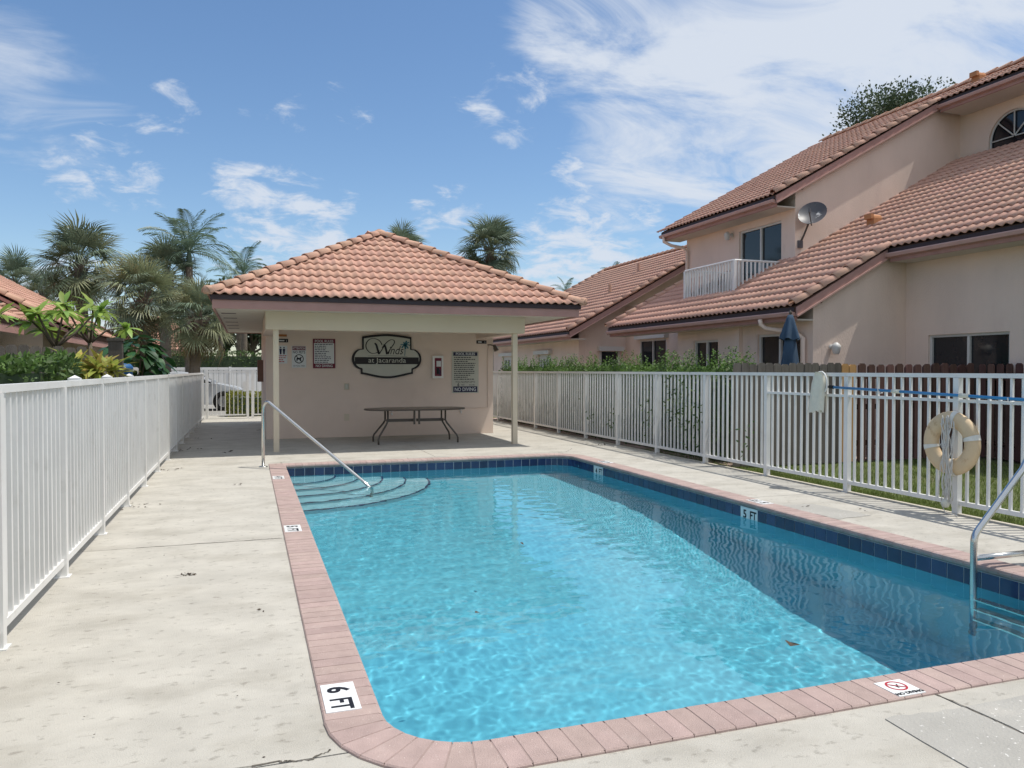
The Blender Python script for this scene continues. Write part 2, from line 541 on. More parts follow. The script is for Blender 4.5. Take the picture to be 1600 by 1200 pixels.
def text(body, parent, o, u, v, w, size, m, align='CENTER', shear=0.0, name='lettering', sx=1.0, bold=0.0):
    """flat lettering; o is the middle of the base line, u reading direction, v up, w out of the face"""
    c = bpy.data.curves.new(name, 'FONT')
    c.body = body
    c.size = size
    c.align_x = align
    c.shear = shear
    c.extrude = 0.0006
    c.offset = bold
    c.resolution_u = 3
    c.materials.append(M[m])
    ob = bpy.data.objects.new(name, c)
    COL.objects.link(ob)
    ob.parent = parent
    off = WLOC[parent]
    ob.matrix_basis = T(-off[0], -off[1], -off[2]) @ basis(o, Vector(u) * sx, v, w)
    return ob


# ------------------------------------------------------------------ ground, roads, lawn
g = MB()
X0, X1, Y0, Y1 = -1.45, 6.98, -9.0, 25.3
BIG = 600
for a, b, c, d in ((-BIG, X0, -BIG, BIG), (X1, BIG, -BIG, BIG), (X0, X1, -BIG, Y0), (X0, X1, Y1, BIG)):
    g.add([(a, c, -.03), (b, c, -.03), (b, d, -.03), (a, d, -.03)], [(0, 1, 2, 3)])
tag(part('ground', g, 'ground'), kind='structure')
tag(part('road', MB().box(-30, 9.3, 27.6, 40, -.03, -.012), 'asphalt'), kind='structure')
tag(part('path', MB().box(-1.6, 1.0, 25.32, 27.58, -.03, -.008), 'deck'), kind='structure')
tag(part('patio', MB().box(7.15, 12.3, 10.25, 23, -.03, -.005), 'patio'), kind='structure')

# pool deck: slabs with open joints
deck = thing('pool_deck', None, None)
deck['kind'] = 'structure'
J = 0.010
COPE = 0.492
for x0, x1, y0, y1 in ((X0, COPE, -9, 3.03), (X0, COPE, 3.03, 7.12), (X0, COPE, 7.12, 12.97), (COPE, 3.0, -9, 2.892), (3.0, 6.9, -9, 2.892),
                       (5.338, 6.9, 2.892, 7.6), (5.338, 6.9, 7.6, 12.97), (COPE, 5.338, 12.538, 12.97),
                       (X0, 3.05, 12.97, 17.4), (3.05, 6.9, 12.97, 17.4), (X0, 3.05, 17.4, 25.3), (3.05, 6.9, 17.4, 25.3)):
    part('slab', MB().box(x0 + J / 2, x1 - J / 2, y0 + J / 2, y1 - J / 2, -0.12, 0), 'deck', deck)
part('joint_bed', MB().box(X0, COPE, -9, 12.97, -.14, -.02).box(COPE, 6.9, -9, 2.88, -.14, -.021).box(5.35, 6.9, 2.88, 12.97, -.14, -.022).box(X0, 6.9, 12.55, 25.3, -.14, -.023), 'felt', deck)
rnd = random.Random(5)


def jag(pts, amp, n=9):
    out = []
    for (a, b) in zip(pts, pts[1:] + pts[:1]):
        for i in range(n):
            t = i / n
            j = amp if i else 0
            out.append((a[0] + (b[0] - a[0]) * t + rnd.uniform(-j, j), a[1] + (b[1] - a[1]) * t + rnd.uniform(-j, j)))
    return out


part('mortar_patch', MB().prism(jag([(2.575, 2.57), (2.992, 2.55), (2.992, 0.6), (2.52, 0.6)], .014), 'z', .001, .005), 'patch', deck)
part('mortar_patch', MB().prism(jag([(3.01, 2.55), (5.4, 2.56), (5.4, 0.6), (3.01, 0.6)], .014), 'z', .001, .005), 'patch', deck)
part('mortar_patch', MB().prism(jag([(5.56, 7.05), (5.95, 7.0), (6.05, 6.25), (5.58, 6.2)], .02), 'z', .001, .005), 'patch', deck)
part('drain_cover', MB().prism(jag([(2.55, 12.93), (3.3, 12.93), (3.3, 12.78), (2.55, 12.78)], .008), 'z', .001, .005), 'patch', deck)
for cpts in ([(-1.4, 3.00), (-.6, 3.03), (0.1, 3.04), (.22, 3.02), (.31, 3.08)], [(3.0, 2.70), (3.01, 2.4), (2.995, 1.9), (3.0, 1.2)], [(-.9, 7.12), (.1, 7.115), (.29, 7.12)], [(4.5, 12.97), (5.5, 12.96), (5.7, 13.25), (5.85, 13.5)]):
    ck = MB()
    fine = []
    for (a_, b_) in zip(cpts, cpts[1:]):
        for q in range(14):
            t = q / 14
            fine.append((a_[0] + (b_[0] - a_[0]) * t + rnd.uniform(-.006, .006), a_[1] + (b_[1] - a_[1]) * t + rnd.uniform(-.008, .008)))
    for (a_, b_) in zip(fine, fine[1:]):
        L_ = math.hypot(b_[0] - a_[0], b_[1] - a_[1]) or 1
        w_ = rnd.uniform(.0012, .006)
        nx_, ny_ = -(b_[1] - a_[1]) / L_ * w_, (b_[0] - a_[0]) / L_ * w_
        ck.add([(a_[0] + nx_, a_[1] + ny_, .003), (a_[0] - nx_, a_[1] - ny_, .003), (b_[0] - nx_, b_[1] - ny_, .003), (b_[0] + nx_, b_[1] + ny_, .003)], [(0, 3, 2, 1)])
    part('crack_filler', ck, 'crack', deck)
part('kerb', MB().box(6.905, 6.985, -9, 25.3, -.12, .012), 'kerb', deck)

# lawn behind the fence
bl = MB()
rg = random.Random(9)
for _ in range(34000):
    if rg.random() < .8:
        x, y = 7.0 + rg.random() ** 1.2 * 4.6, rg.uniform(2.2, 10.0)
    else:
        x, y = rg.uniform(6.99, 7.35), rg.uniform(2.2, 13)
    h, a, t = rg.uniform(.025, .065), rg.uniform(0, 6.28), rg.uniform(0, .04)
    w = .006
    bl.add([(x - w * math.cos(a), y - w * math.sin(a), -.03), (x + w * math.cos(a), y + w * math.sin(a), -.03), (x + t * math.sin(a), y - t * math.cos(a), -.03 + h)], [(0, 1, 2)])
tag(part('grass', bl, 'blade'), 'short mown grass between the white fence and the board fence', 'grass', kind='stuff')

# ------------------------------------------------------------------ the pool
PX0, PX1, PY0, PY1 = 0.53, 5.30, 2.93, 12.50
RI, CW = 0.38, 0.235
pool = thing('swimming_pool', 'rectangular pool with pink brick coping and dark blue waterline tiles', 'swimming pool', (PX0, PY0, 0))


def pool_path(off=0.0):
    """inner outline, counter-clockwise; off moves it outwards; three corners are round, the far one by the steps is square"""
    r = RI + off
    p = []
    p += arc(PX0 + RI, PY0 + RI, r, math.pi, 1.5 * math.pi, 8)
    p += arc(PX1 - RI, PY0 + RI, r, 1.5 * math.pi, 2 * math.pi, 8)
    p += arc(PX1 - RI, PY1 - RI, r, 0, .5 * math.pi, 8)
    p += [(PX0 - off, PY1 + off)]
    return p


def floor_z(y):
    t = min(1, max(0, (PY1 - 2.6 - y) / 5.0))
    return -1.22 - .70 * t * t * (3 - 2 * t)


bp = pool_path(0.008)
mb = MB()
n = len(bp)
dense = []
for a, b in zip(bp, bp[1:] + bp[:1]):
    k = max(1, int(math.hypot(b[0] - a[0], b[1] - a[1]) / .35))
    dense += [(a[0] + (b[0] - a[0]) * i / k, a[1] + (b[1] - a[1]) * i / k) for i in range(k)]
n = len(dense)
mb.v = [(x, y, -.045) for x, y in dense] + [(x, y, floor_z(y)) for x, y in dense]
mb.f = [(i, n + i, n + (i + 1) % n, (i + 1) % n) for i in range(n)]
basin = part('basin', mb, 'plaster', pool)
grout_band = MB()
grout_band.v = [(x, y, -.046) for x, y in pool_path(.0075)] + [(x, y, -.205) for x, y in pool_path(.0075)]
_n = len(pool_path())
grout_band.f = [(i, _n + i, _n + (i + 1) % _n, (i + 1) % _n) for i in range(_n)]
grout_band = part('tile_grout', grout_band, 'white_tile', pool)
fl = MB()
ys = [PY0 + (PY1 - PY0) * i / 40 for i in range(41)]
for i in range(41):
    fl.v += [(PX0 - .008, ys[i] - (.008 if i == 0 else -.008 if i == 40 else 0), floor_z(ys[i])), (PX1 + .008, ys[i] - (.008 if i == 0 else -.008 if i == 40 else 0), floor_z(ys[i]))]
fl.f = [(2 * i, 2 * i + 1, 2 * i + 3, 2 * i + 2) for i in range(40)]
pfloor = part('pool_floor', fl, 'plaster', pool, smooth=True)
receivers = [basin, pfloor, grout_band]
# steps in the square corner
for i in range(5):
    r = 0.78 + 0.37 * i
    zt = -.30 - .17 * i
    q = arc(PX0, PY1, r, -.5 * math.pi, 0, 24)
    st = MB()
    st.v = [(PX0, PY1, zt)] + [(x, y, zt) for x, y in q] + [(x, y, zt - .9 if i == 4 else zt - .2) for x, y in q]
    st.f = [tuple(range(0, 26))] + [(1 + k, 26 + k, 27 + k, 2 + k) for k in range(24)]
    so = part('step', st, 'plaster_pale', pool)
    qi = arc(PX0, PY1, r - .028, -.5 * math.pi, 0, 24)
    qo = arc(PX0, PY1, r + .004, -.5 * math.pi, 0, 24)
    ns = MB()
    ns.v = [(x, y, zt + .004) for x, y in qi] + [(x, y, zt + .004) for x, y in qo] + [(x, y, zt - .02) for x, y in qo]
    ns.f = [(k, 25 + k, 26 + k, k + 1) for k in range(24)] + [(25 + k, 50 + k, 51 + k, 26 + k) for k in range(24)]
    no = part('nosing', ns, 'tile', so)
    receivers += [so, no]


# coping bricks: bull-nosed section, local x from the deck side (0) to the water (CW), y along the pool edge
def brick_section():
    h0, h1, r = -.040, .014, .024
    s = [(0, h0), (CW + .012, h0)]
    for k in range(5):
        a = -math.pi / 2 + math.pi * k / 4
        s.append((CW - .004 + .022 * math.cos(a), (h0 + h1) / 2 + (h1 - h0) / 2 * math.sin(a)))
    s[1] = (CW - .01, h0)
    s += [(.006, h1), (0, h1 - .006)]
    return s


SEC = brick_section()


def brick_mesh(w0, w1, curve=None):
    b = MB()
    k = len(SEC)
    vs = []
    for sgn in (-1, 1):
        for (x, z) in SEC:
            t = x / CW
            hw = (w0 + (w1 - w0) * t) / 2
            e = .0025 if z > .01 else 0
            vs.append((x, sgn * (hw - e), z))
    b.add(vs, [tuple(range(k)), tuple(range(2 * k - 1, k - 1, -1))] + [(i, k + i, k + (i + 1) % k, (i + 1) % k) for i in range(k)])
    return b.mesh('brick', M['brick'])


BW = 0.1005
bm_straight = brick_mesh(BW - .0025, BW - .0025)


def straight_bricks(p0, p1, inward):
    L = math.hypot(p1[0] - p0[0], p1[1] - p0[1])
    k = max(1, round(L / BW))
    d = Vector(((p1[0] - p0[0]) / L, (p1[1] - p0[1]) / L, 0))
    ix = Vector((inward[0], inward[1], 0))
    sc = (L / k) / BW
    for i in range(k):
        c = Vector((p0[0], p0[1], 0)) + d * (L * (i + .5) / k) - ix * CW
        jit = rnd.uniform(-.0008, .0012)
        m = basis((c.x, c.y, jit), ix, d * sc, (0, 0, 1)) if ix.cross(d).z > 0 else basis((c.x, c.y, jit), ix, d * -sc, (0, 0, 1))
        inst('brick', bm_straight, pool, m)


straight_bricks((PX0, PY0 + RI), (PX0, PY1), (1, 0))
straight_bricks((PX1, PY0 + RI), (PX1, PY1 - RI), (-1, 0))
straight_bricks((PX0 + RI, PY0), (PX1 - RI, PY0), (0, 1))
straight_bricks((PX0 - CW, PY1), (PX1 - RI, PY1), (0, -1))
NB = 8
wo_, wi_ = (RI + CW) * (math.pi / 2 / NB) - .003, RI * (math.pi / 2 / NB) - .003
bm_wedge = brick_mesh(wo_, wi_)
for cx, cy, a0 in ((PX0 + RI, PY0 + RI, math.pi), (PX1 - RI, PY0 + RI, 1.5 * math.pi), (PX1 - RI, PY1 - RI, 0)):
    for k in range(NB):
        a = a0 + (k + .5) * math.pi / 2 / NB
        inst('brick', bm_wedge, pool, T(cx, cy, 0) @ RZ(a) @ T(RI + CW, 0, 0) @ RZ(math.pi))
gq = pool_path(.02)
gq2 = pool_path(CW - .006)
gb = MB()
n = len(gq)
gb.v = [(x, y, .0122) for x, y in gq] + [(x, y, .0122) for x, y in gq2]
gb.f = [(i, (i + 1) % n, n + (i + 1) % n, n + i) for i in range(n)]
part('coping_bed', gb, 'grout', pool)

# waterline tiles
TW = 0.1525
tile_me = MB().box(-TW / 2 + .004, TW / 2 - .004, .001, .006, -.198, -.050).mesh('tile', M['tile'])
small_me = MB().box(-.042, .042, .001, .008, -.198, -.050).mesh('tile', M['tile'])
marker_at = {}


def tile_run(p0, p1, inward, skip=()):
    L = math.hypot(p1[0] - p0[0], p1[1] - p0[1])
    k = max(1, round(L / TW))
    d = Vector(((p1[0] - p0[0]) / L, (p1[1] - p0[1]) / L, 0))
    ix = Vector((inward[0], inward[1], 0))
    if d.cross(ix).z < 0:
        d0, p = -d, p1
    else:
        d0, p = d, p0
    for i in range(k):
        c = Vector((p[0], p[1], 0)) + d0 * (L * (i + .5) / k) - ix * .008
        if any(abs(c.y - s) < .155 for s in skip):
            continue
        receivers.append(inst('tile', tile_me, pool, basis((c.x, c.y, 0), d0 * ((L / k) / TW), ix, (0, 0, 1))))


tile_run((PX0, PY0 + RI), (PX0, PY1), (1, 0))
tile_run((PX1, PY0 + RI), (PX1, PY1 - RI), (-1, 0), skip=(7.25, 11.16))
tile_run((PX0 + RI, PY0), (PX1 - RI, PY0), (0, 1))
tile_run((PX0, PY1), (PX1 - RI, PY1), (0, -1))
for cx, cy, a0 in ((PX0 + RI, PY0 + RI, math.pi), (PX1 - RI, PY0 + RI, 1.5 * math.pi), (PX1 - RI, PY1 - RI, 0)):
    for k in range(6):
        a = a0 + (k + .5) * math.pi / 12
        receivers.append(inst('tile', small_me, pool, T(cx, cy, 0) @ RZ(a + math.pi / 2) @ T(0, -(RI + .006), 0) @ Matrix.Scale(1.12, 4, (1, 0, 0))))
# depth markers in the tile band
for yc, num in ((7.25, '5'), (11.16, '4')):
    w = part('depth_marker', MB().box(PX1 + .008, PX1 - .005, yc - .152, yc - .002, -.198, -.047).box(PX1 + .008, PX1 - .005, yc + .002, yc + .152, -.198, -.047), 'white_tile', pool)
    receivers.append(w)
    text(num, w, (PX1 - .0065, yc + .072, -.168), (0, -1, 0), (0, 0, 1), (-1, 0, 0), .13, 'ink', bold=.003)
    text('FT', w, (PX1 - .0065, yc - .076, -.168), (0, -1, 0), (0, 0, 1), (-1, 0, 0), .13, 'ink', bold=.003, sx=.85)


# markers laid on the coping
def coping_marker(x, y, num, up):
    u = Vector((0, -1, 0)) if up > 0 else Vector((0, 1, 0))
    v = Vector((up, 0, 0))
    z = .0175
    w = part('depth_marker', MB().box(x - .076, x + .076, y - .153, y - .001, .010, z).box(x - .076, x + .076, y + .001, y + .153, .010, z), 'white_tile', pool)
    c = Vector((x, y, z + .001))
    text(num, w, c - u * .078 - v * .047, u, v, (0, 0, 1), .135, 'ink', bold=.004)
    text('FT', w, c + u * .078 - v * .047, u, v, (0, 0, 1), .135, 'ink', bold=.003, sx=.85)


coping_marker(0.386, 3.527, '6', 1)
coping_marker(0.385, 7.45, '5', 1)
coping_marker(0.385, 11.05, '4', 1)
coping_marker(5.44, 7.25, '5', -1)
coping_marker(5.44, 11.2, '4', -1)
nd = part('no_diving_tile', MB().box(2.79, 2.945, 2.702, 2.857, .010, .0175), 'white_tile', pool)
cx, cy, zt = 2.868, 2.798, .0185
rg_ = MB()
ri, ro = arc(cx, cy, .040, 0, 2 * math.pi, 28), arc(cx, cy, .050, 0, 2 * math.pi, 28)
rg_.v = [(x, y, zt) for x, y in ri] + [(x, y, zt) for x, y in ro]
rg_.f = [(i, 29 + i, 30 + i, i + 1) for i in range(28)]
ca, sa = math.cos(R(-38)), math.sin(R(-38))
rg_.add([(cx + a * ca - b * sa, cy + a * sa + b * ca, zt + .0004) for a, b in ((-.044, -.004), (.044, -.004), (.044, .004), (-.044, .004))], [(0, 1, 2, 3)])
part('prohibition_ring', rg_, 'red_ink', nd)
fg = MB()
for a, b, w in (((-.022, .014), (.004, -.006), .004), ((.004, -.006), (.024, -.020), .0035), ((.004, -.006), (.014, .016), .003), ((-.006, .002), (-.004, -.022), .003)):
    dx, dy = b[0] - a[0], b[1] - a[1]
    L = math.hypot(dx, dy)
    nx, ny = -dy / L * w, dx / L * w
    fg.add([(cx + a[0] + nx, cy + a[1] + ny, zt + .0002), (cx + a[0] - nx, cy + a[1] - ny, zt + .0002), (cx + b[0] - nx, cy + b[1] - ny, zt + .0002), (cx + b[0] + nx, cy + b[1] + ny, zt + .0002)], [(0, 1, 2, 3)])
part('diver_symbol', fg, 'ink', nd)
text('NO DIVING', nd, (cx, 2.711, zt), (1, 0, 0), (0, 1, 0), (0, 0, 1), .030, 'ink', bold=.0008)

# water with real ripples
rw = random.Random(3)
waves = []
for k in range(56):
    if k % 2:
        lam, c_ = math.exp(rw.uniform(math.log(.10), math.log(.34))), .0023
    else:
        lam, c_ = math.exp(rw.uniform(math.log(.05), math.log(.11))), .0034
    a = rw.gauss(1.2, 1.0)
    waves.append((6.283 / lam * math.cos(a), 6.283 / lam * math.sin(a), rw.uniform(0, 6.28), c_ * lam ** 2))
WZ = -.165
st_ = .0115
xs = np.linspace(PX0, PX1, int((PX1 - PX0) / st_) + 1)
ysw = np.linspace(PY0, PY1, int((PY1 - PY0) / st_) + 1)
GX, GY = np.meshgrid(xs, ysw)
GZ = np.full_like(GX, WZ)
amp = 0.9 + .30 * np.sin(1.1 * GX + .6 * GY) * np.sin(.8 * GY - .5 * GX + 1.0) + .25 * np.sin(.45 * GY + .35 * GX + 2.0)
for kx, ky, p, am in waves:
    GZ += amp * am * np.sin(kx * GX + ky * GY + p)
V = np.stack([GX, GY, GZ], -1).reshape(-1, 3)
ix_ = np.arange(V.shape[0]).reshape(GX.shape)
Fq = np.stack([ix_[:-1, :-1], ix_[:-1, 1:], ix_[1:, 1:], ix_[1:, :-1]], -1).reshape(-1, 4)
cxm = (GX[:-1, :-1] + GX[1:, 1:]).reshape(-1) / 2
cym = (GY[:-1, :-1] + GY[1:, 1:]).reshape(-1) / 2
keep = np.ones(len(Fq), bool)
for ccx, ccy, sx_, sy_ in ((PX0 + RI, PY0 + RI, -1, -1), (PX1 - RI, PY0 + RI, 1, -1), (PX1 - RI, PY1 - RI, 1, 1)):
    out = ((cxm - ccx) * sx_ > 0) & ((cym - ccy) * sy_ > 0) & (np.hypot(cxm - ccx, cym - ccy) > RI + .03)
    keep &= ~out
Fq = Fq[keep]
me = bpy.data.meshes.new('water')
me.vertices.add(len(V))
me.vertices.foreach_set('co', V.astype(np.float32).ravel())
me.loops.add(len(Fq) * 4)
me.loops.foreach_set('vertex_index', Fq.astype(np.int32).ravel())
me.polygons.add(len(Fq))
me.polygons.foreach_set('loop_start', np.arange(0, len(Fq) * 4, 4, dtype=np.int32))
me.update(calc_edges=True)
me.polygons.foreach_set('use_smooth', np.ones(len(Fq), bool))
me.materials.append(M['water'])
water = bpy.data.objects.new('water', me)
COL.objects.link(water)
water['kind'] = 'structure'
water.cycles.is_caustics_caster = True

# ------------------------------------------------------------------ roof tiles shared by every roof
S = 0.55
SL = math.sqrt(1 + S * S)
TU, TV = 0.3333, 0.34


def tile_template(cols=12, thick=.015, amp=.020):
    b = MB()
    lo, hi = [], []
    for i in range(cols + 1):
        u = TU * i / cols
        w = amp * math.cos(4 * math.pi * u / TU)
        lo.append((u, -.03, w + .037))
        hi.append((u, TV + .02, w + .012))
    k = cols + 1
    b.v = lo + hi + [(u, v + .004, w - thick) for u, v, w in lo]
    b.f = [(i, i + 1, k + i + 1, k + i) for i in range(cols)] + [(2 * k + i, 2 * k + i + 1, i + 1, i) for i in range(cols)]
    return b


TT = tile_template()
tile_mesh = TT.mesh('roof_tile', M['rtile'], smooth=False)
tile_mesh.polygons.foreach_set('use_smooth', [i < 12 for i in range(24)])
TTV = np.array(TT.v)
TTF = TT.f


def cap_template(L=.43, r0=.105, r1=.085, seg=8, th=.016):
    b = MB()
    ring = []
    for (y, r, z) in ((-.02, r0, .022), (L, r1, 0.0)):
        for k in range(seg + 1):
            a = math.pi * k / seg
            ring.append((r * math.cos(a), y, z + r * 1.0 * math.sin(a)))
    for k in range(seg + 1):
        a = math.pi * k / seg
        ring.append(((r0 - th) * math.cos(a), -.02, .022 + (r0 - th) * math.sin(a)))
    n = seg + 1
    b.v = ring + [(0, .3, .05)]
    b.f = [(k, k + 1, n + k + 1, n + k) for k in range(seg)] + [(2 * n + k, 2 * n + k + 1, k + 1, k) for k in range(seg)]
    b.v = ring
    return b


CT = cap_template()
cap_mesh = CT.mesh('cap_tile', M['cap'])
cap_mesh.polygons.foreach_set('use_smooth', [i < 8 for i in range(16)])
CAP_STEP = .37


def caps(p0, p1, parent, name, up=Vector((0, 0, 1)), lift=0.0):
    """cap tiles laid from p0 (low end) to p1"""
    p0, p1 = Vector(p0), Vector(p1)
    d = p1 - p0
    k = max(1, round(d.length / CAP_STEP))
    step = d.length / k
    y = d.normalized()
    x = y.cross(up).normalized()
    z = x.cross(y).normalized()
    for i in range(k):
        inst(name, cap_mesh, parent, basis(p0 + y * step * i + z * lift, x, y * (step / CAP_STEP), z))


def tile_roof(parent, fields, budget):
    """fields: (origin, u, v, n, nu, nv, test(u_mid, v_mid), individual?) -> up to budget pieces of their own, the rest one joined part"""
    cells = []
    for (o, u, v, w, nu, nv, test) in fields:
        o, u, v, w = Vector(o), Vector(u), Vector(v), Vector(w)
        for j in range(nv):
            for i in range(nu):
                if not test((i + .5) * TU, (j + .5) * TV):
                    continue
                p = o + u * (i * TU) + v * (j * TV)
                c = p + u * TU / 2 + v * TV / 2
                sx, sy, dd = project(c)
                vis = -20 < sx < 1620 and -20 < sy < 1220
                facing = (Vector((0, 0, CAM_H)) - c).dot(w) > 0
                cells.append((0 if vis and facing else 1, dd, p, u, v, w))
    cells.sort(key=lambda c: (c[0], c[1]))
    for c in cells[:budget]:
        jit = rnd.uniform(-.003, .003)
        inst('roof_tile', tile_mesh, parent, basis(c[2] + c[5] * jit, c[3], c[4], c[5]))
    rest = cells[budget:]
    if rest:
        b = MB()
        vs, fs = [], []
        for (_, _, p, u, v, w) in rest:
            B = np.array([u, v, w])
            off = len(vs) * len(TTV)
            vs.append(TTV @ B + np.array(p))
            fs += [tuple(q + off for q in f) for f in TTF]
        b.v = [tuple(x) for x in np.concatenate(vs)]
        b.f = fs
        o = part('roof_tiles', b, 'rtile', parent, kind='stuff')
        o.data.polygons.foreach_set('use_smooth', [True] * len(o.data.polygons))


# ------------------------------------------------------------------ pavilion
EX0, EX1, EY0, EY1, EZ = -0.57, 6.17, 13.90, 23.20, 2.80
pav = thing('pool_pavilion', 'small beige pool pavilion with open porch and hipped clay tile roof', 'pavilion', (2.8, 17.4, 0))
WX0, WX1, WY = 0.36, 5.50, 17.40
part('wall', MB().box(WX0, WX1, WY, 23.0, 0, 2.56), 'stucco_pav', pav)
for x in (0.48, 5.10):
    part('post', MB().box(x - .05, x + .05, 14.65, 14.75, 0, 2.235), 'beam', pav)
part('header_beam', MB().box(0.30, 5.28, 14.58, 14.82, 2.235, 2.56), 'beam', pav)
part('side_beam', MB().box(0.30, .50, 14.82, WY, 2.235, 2.558), 'stucco_pav', pav)
part('side_beam', MB().box(5.08, 5.28, 14.82, WY, 2.235, 2.558), 'stucco_pav', pav)
part('soffit', MB().box(EX0 + .04, EX1 - .04, EY0 + .04, EY1 - .04, 2.562, 2.60), 'soffit', pav)
for k in range(5):
    part('soffit_vent', MB().box(EX0 + .1, EX0 + .36, 15.3 + k * 1.4, 15.42 + k * 1.4, 2.557, 2.565), 'drip', pav)
for nm, z0, z1, e, m in (('fascia', 2.54, 2.69, 0, 'fascia'), ('drip_edge', 2.692, 2.775, .03, 'drip')):
    a0, a1, b0, b1 = EX0 - e, EX1 + e, EY0 - e, EY1 + e
    part(nm, MB().box(a0, a1, b0, b0 + .035, z0, z1), m, pav)
    part(nm, MB().box(a0, a1, b1 - .035, b1, z0, z1), m, pav)
    part(nm, MB().box(a0, a0 + .035, b0 + .036, b1 - .036, z0, z1), m, pav)
    part(nm, MB().box(a1 - .035, a1, b0 + .036, b1 - .036, z0, z1), m, pav)
HALF = (EX1 - EX0) / 2
SP = 0.505
SPL = math.sqrt(1 + SP * SP)
pcs, psn = 1 / SPL, SP / SPL
AX, AY0, AY1, AZ = (EX0 + EX1) / 2, EY0 + HALF, EY1 - HALF, EZ + SP * HALF
rd = MB()
e = .05
rd.v = [(EX0 - e, EY0 - e, EZ - .03), (EX1 + e, EY0 - e, EZ - .03), (EX1 + e, EY1 + e, EZ - .03), (EX0 - e, EY1 + e, EZ - .03), (AX, AY0, AZ - .02), (AX, AY1, AZ - .02)]
rd.f = [(0, 1, 4), (1, 2, 5, 4), (2, 3, 5), (3, 0, 4, 5), (0, 3, 2, 1)]
roof = part('roof', rd, 'felt', pav)
cs, sn = 1 / SL, S / SL


def cut_field(o, u, v, w, width, apex_w, vmax, own):
    """tiles of one hip slope, cut along the hips"""
    o, u, v, w = Vector(o), Vector(u), Vector(v), Vector(w)
    half = (width - apex_w) / 2
    nu, nv = int(width / TU) + 1, int(vmax / TV) + 1
    u0 = (width - nu * TU) / 2
    joined = []
    for j in range(nv):
        for i in range(nu):
            ua, ub = u0 + i * TU, u0 + (i + 1) * TU
            va, vb = j * TV - .03, (j + 1) * TV + .02
            k = half / vmax

            def left(vv):
                return vv * k

            def right(vv):
                return width - vv * k
            if ub <= left(va) or ua >= right(va) or va >= vmax:
                continue
            full = ua >= left(vb) and ub <= right(vb)
            p = o + u * ua + v * (j * TV)
            mw = basis(p + w * rnd.uniform(-.003, .003), u, v, w)
            if full and own:
                inst('roof_tile', tile_mesh, roof, mw)
                continue
            bm = bmesh.new()
            bm.from_mesh(tile_mesh)
            if not full:
                for (pt, nn) in (((0 - ua, -j * TV, 0), (-1, k, 0)), ((width - ua, -j * TV, 0), (1, k, 0))):
                    bmesh.ops.bisect_plane(bm, geom=bm.verts[:] + bm.edges[:] + bm.faces[:], plane_co=pt, plane_no=nn, clear_outer=True)
            if not bm.faces:
                bm.free()
                continue
            if own:
                me = bpy.data.meshes.new('roof_tile')
                bm.to_mesh(me)
                me.materials.append(M['rtile'])
                inst('roof_tile', me, roof, mw)
            else:
                bm.verts.index_update()
                joined.append(([tuple(mw @ vv.co) for vv in bm.verts], [tuple(x.index for x in f.verts) for f in bm.faces]))
            bm.free()
    if joined:
        b = MB()
        for vs, fs in joined:
            b.add(vs, fs)
        part('roof_tiles', b, 'rtile', roof, kind='stuff')


VM = HALF * SPL
cut_field((EX0 - e, EY0 - e, EZ - .02), (1, 0, 0), (0, pcs, psn), (0, -psn, pcs), EX1 - EX0 + 2 * e, 0.0, VM + .05, True)
cut_field((EX1 + e, EY0 - e, EZ - .02), (0, 1, 0), (-pcs, 0, psn), (psn, 0, pcs), EY1 - EY0 + 2 * e, AY1 - AY0, VM + .05, False)
cut_field((EX0 - e, EY1 + e, EZ - .02), (0, -1, 0), (pcs, 0, psn), (-psn, 0, pcs), EY1 - EY0 + 2 * e, AY1 - AY0, VM + .05, False)
cut_field((EX1 + e, EY1 + e, EZ - .02), (-1, 0, 0), (0, -pcs, psn), (0, psn, pcs), EX1 - EX0 + 2 * e, 0.0, VM + .05, False)
for cx_, cy_, ax_, ay_ in ((EX0 - .07, EY0 - .07, AX, AY0), (EX1 + .07, EY0 - .07, AX, AY0), (EX0 - .07, EY1 + .07, AX, AY1), (EX1 + .07, EY1 + .07, AX, AY1)):
    caps((cx_, cy_, EZ - .015), (ax_, ay_, AZ + .035), roof, 'hip_tile', lift=-.005)
caps((AX, AY0 + .05, AZ + .03), (AX, AY1 + .1, AZ + .04), roof, 'ridge_tile')
# ends of the hips closed with mortar
for cx_, cy_ in ((EX0 - .06, EY0 - .06), (EX1 + .06, EY0 - .06)):
    part('hip_end', MB().lathe([(0.001, .0), (.06, .0), (.085, .03), (.085, .10), (.06, .14), (0.001, .15)], (cx_, cy_, EZ - .03), 10), 'cap', roof, smooth=True)
part('apex_tile', MB().lathe([(.001, .07), (.06, .065), (.11, .045), (.135, .01), (.14, -.05)], (AX, AY0 - .02, AZ + .06), 14), 'cap', roof, smooth=True)
part('panel_box', MB().box(.22, .36, 20.4, 20.8, 1.2, 1.75), 'brown', pav)


# ------------------------------------------------------------------ wall with openings
def wall_x(x0, x1, y0, y1, z0, z1, holes):
    b = MB()
    y = y0
    for (a0, a1, c0, c1) in sorted(holes):
        if a0 > y:
            b.box(x0, x1, y, a0, z0, z1)
        if c0 > z0:
            b.box(x0, x1, a0, a1, z0, c0)
        if c1 < z1:
            b.box(x0, x1, a0, a1, c1, z1)
        y = a1
    b.box(x0, x1, y, y1, z0, z1)
    return b


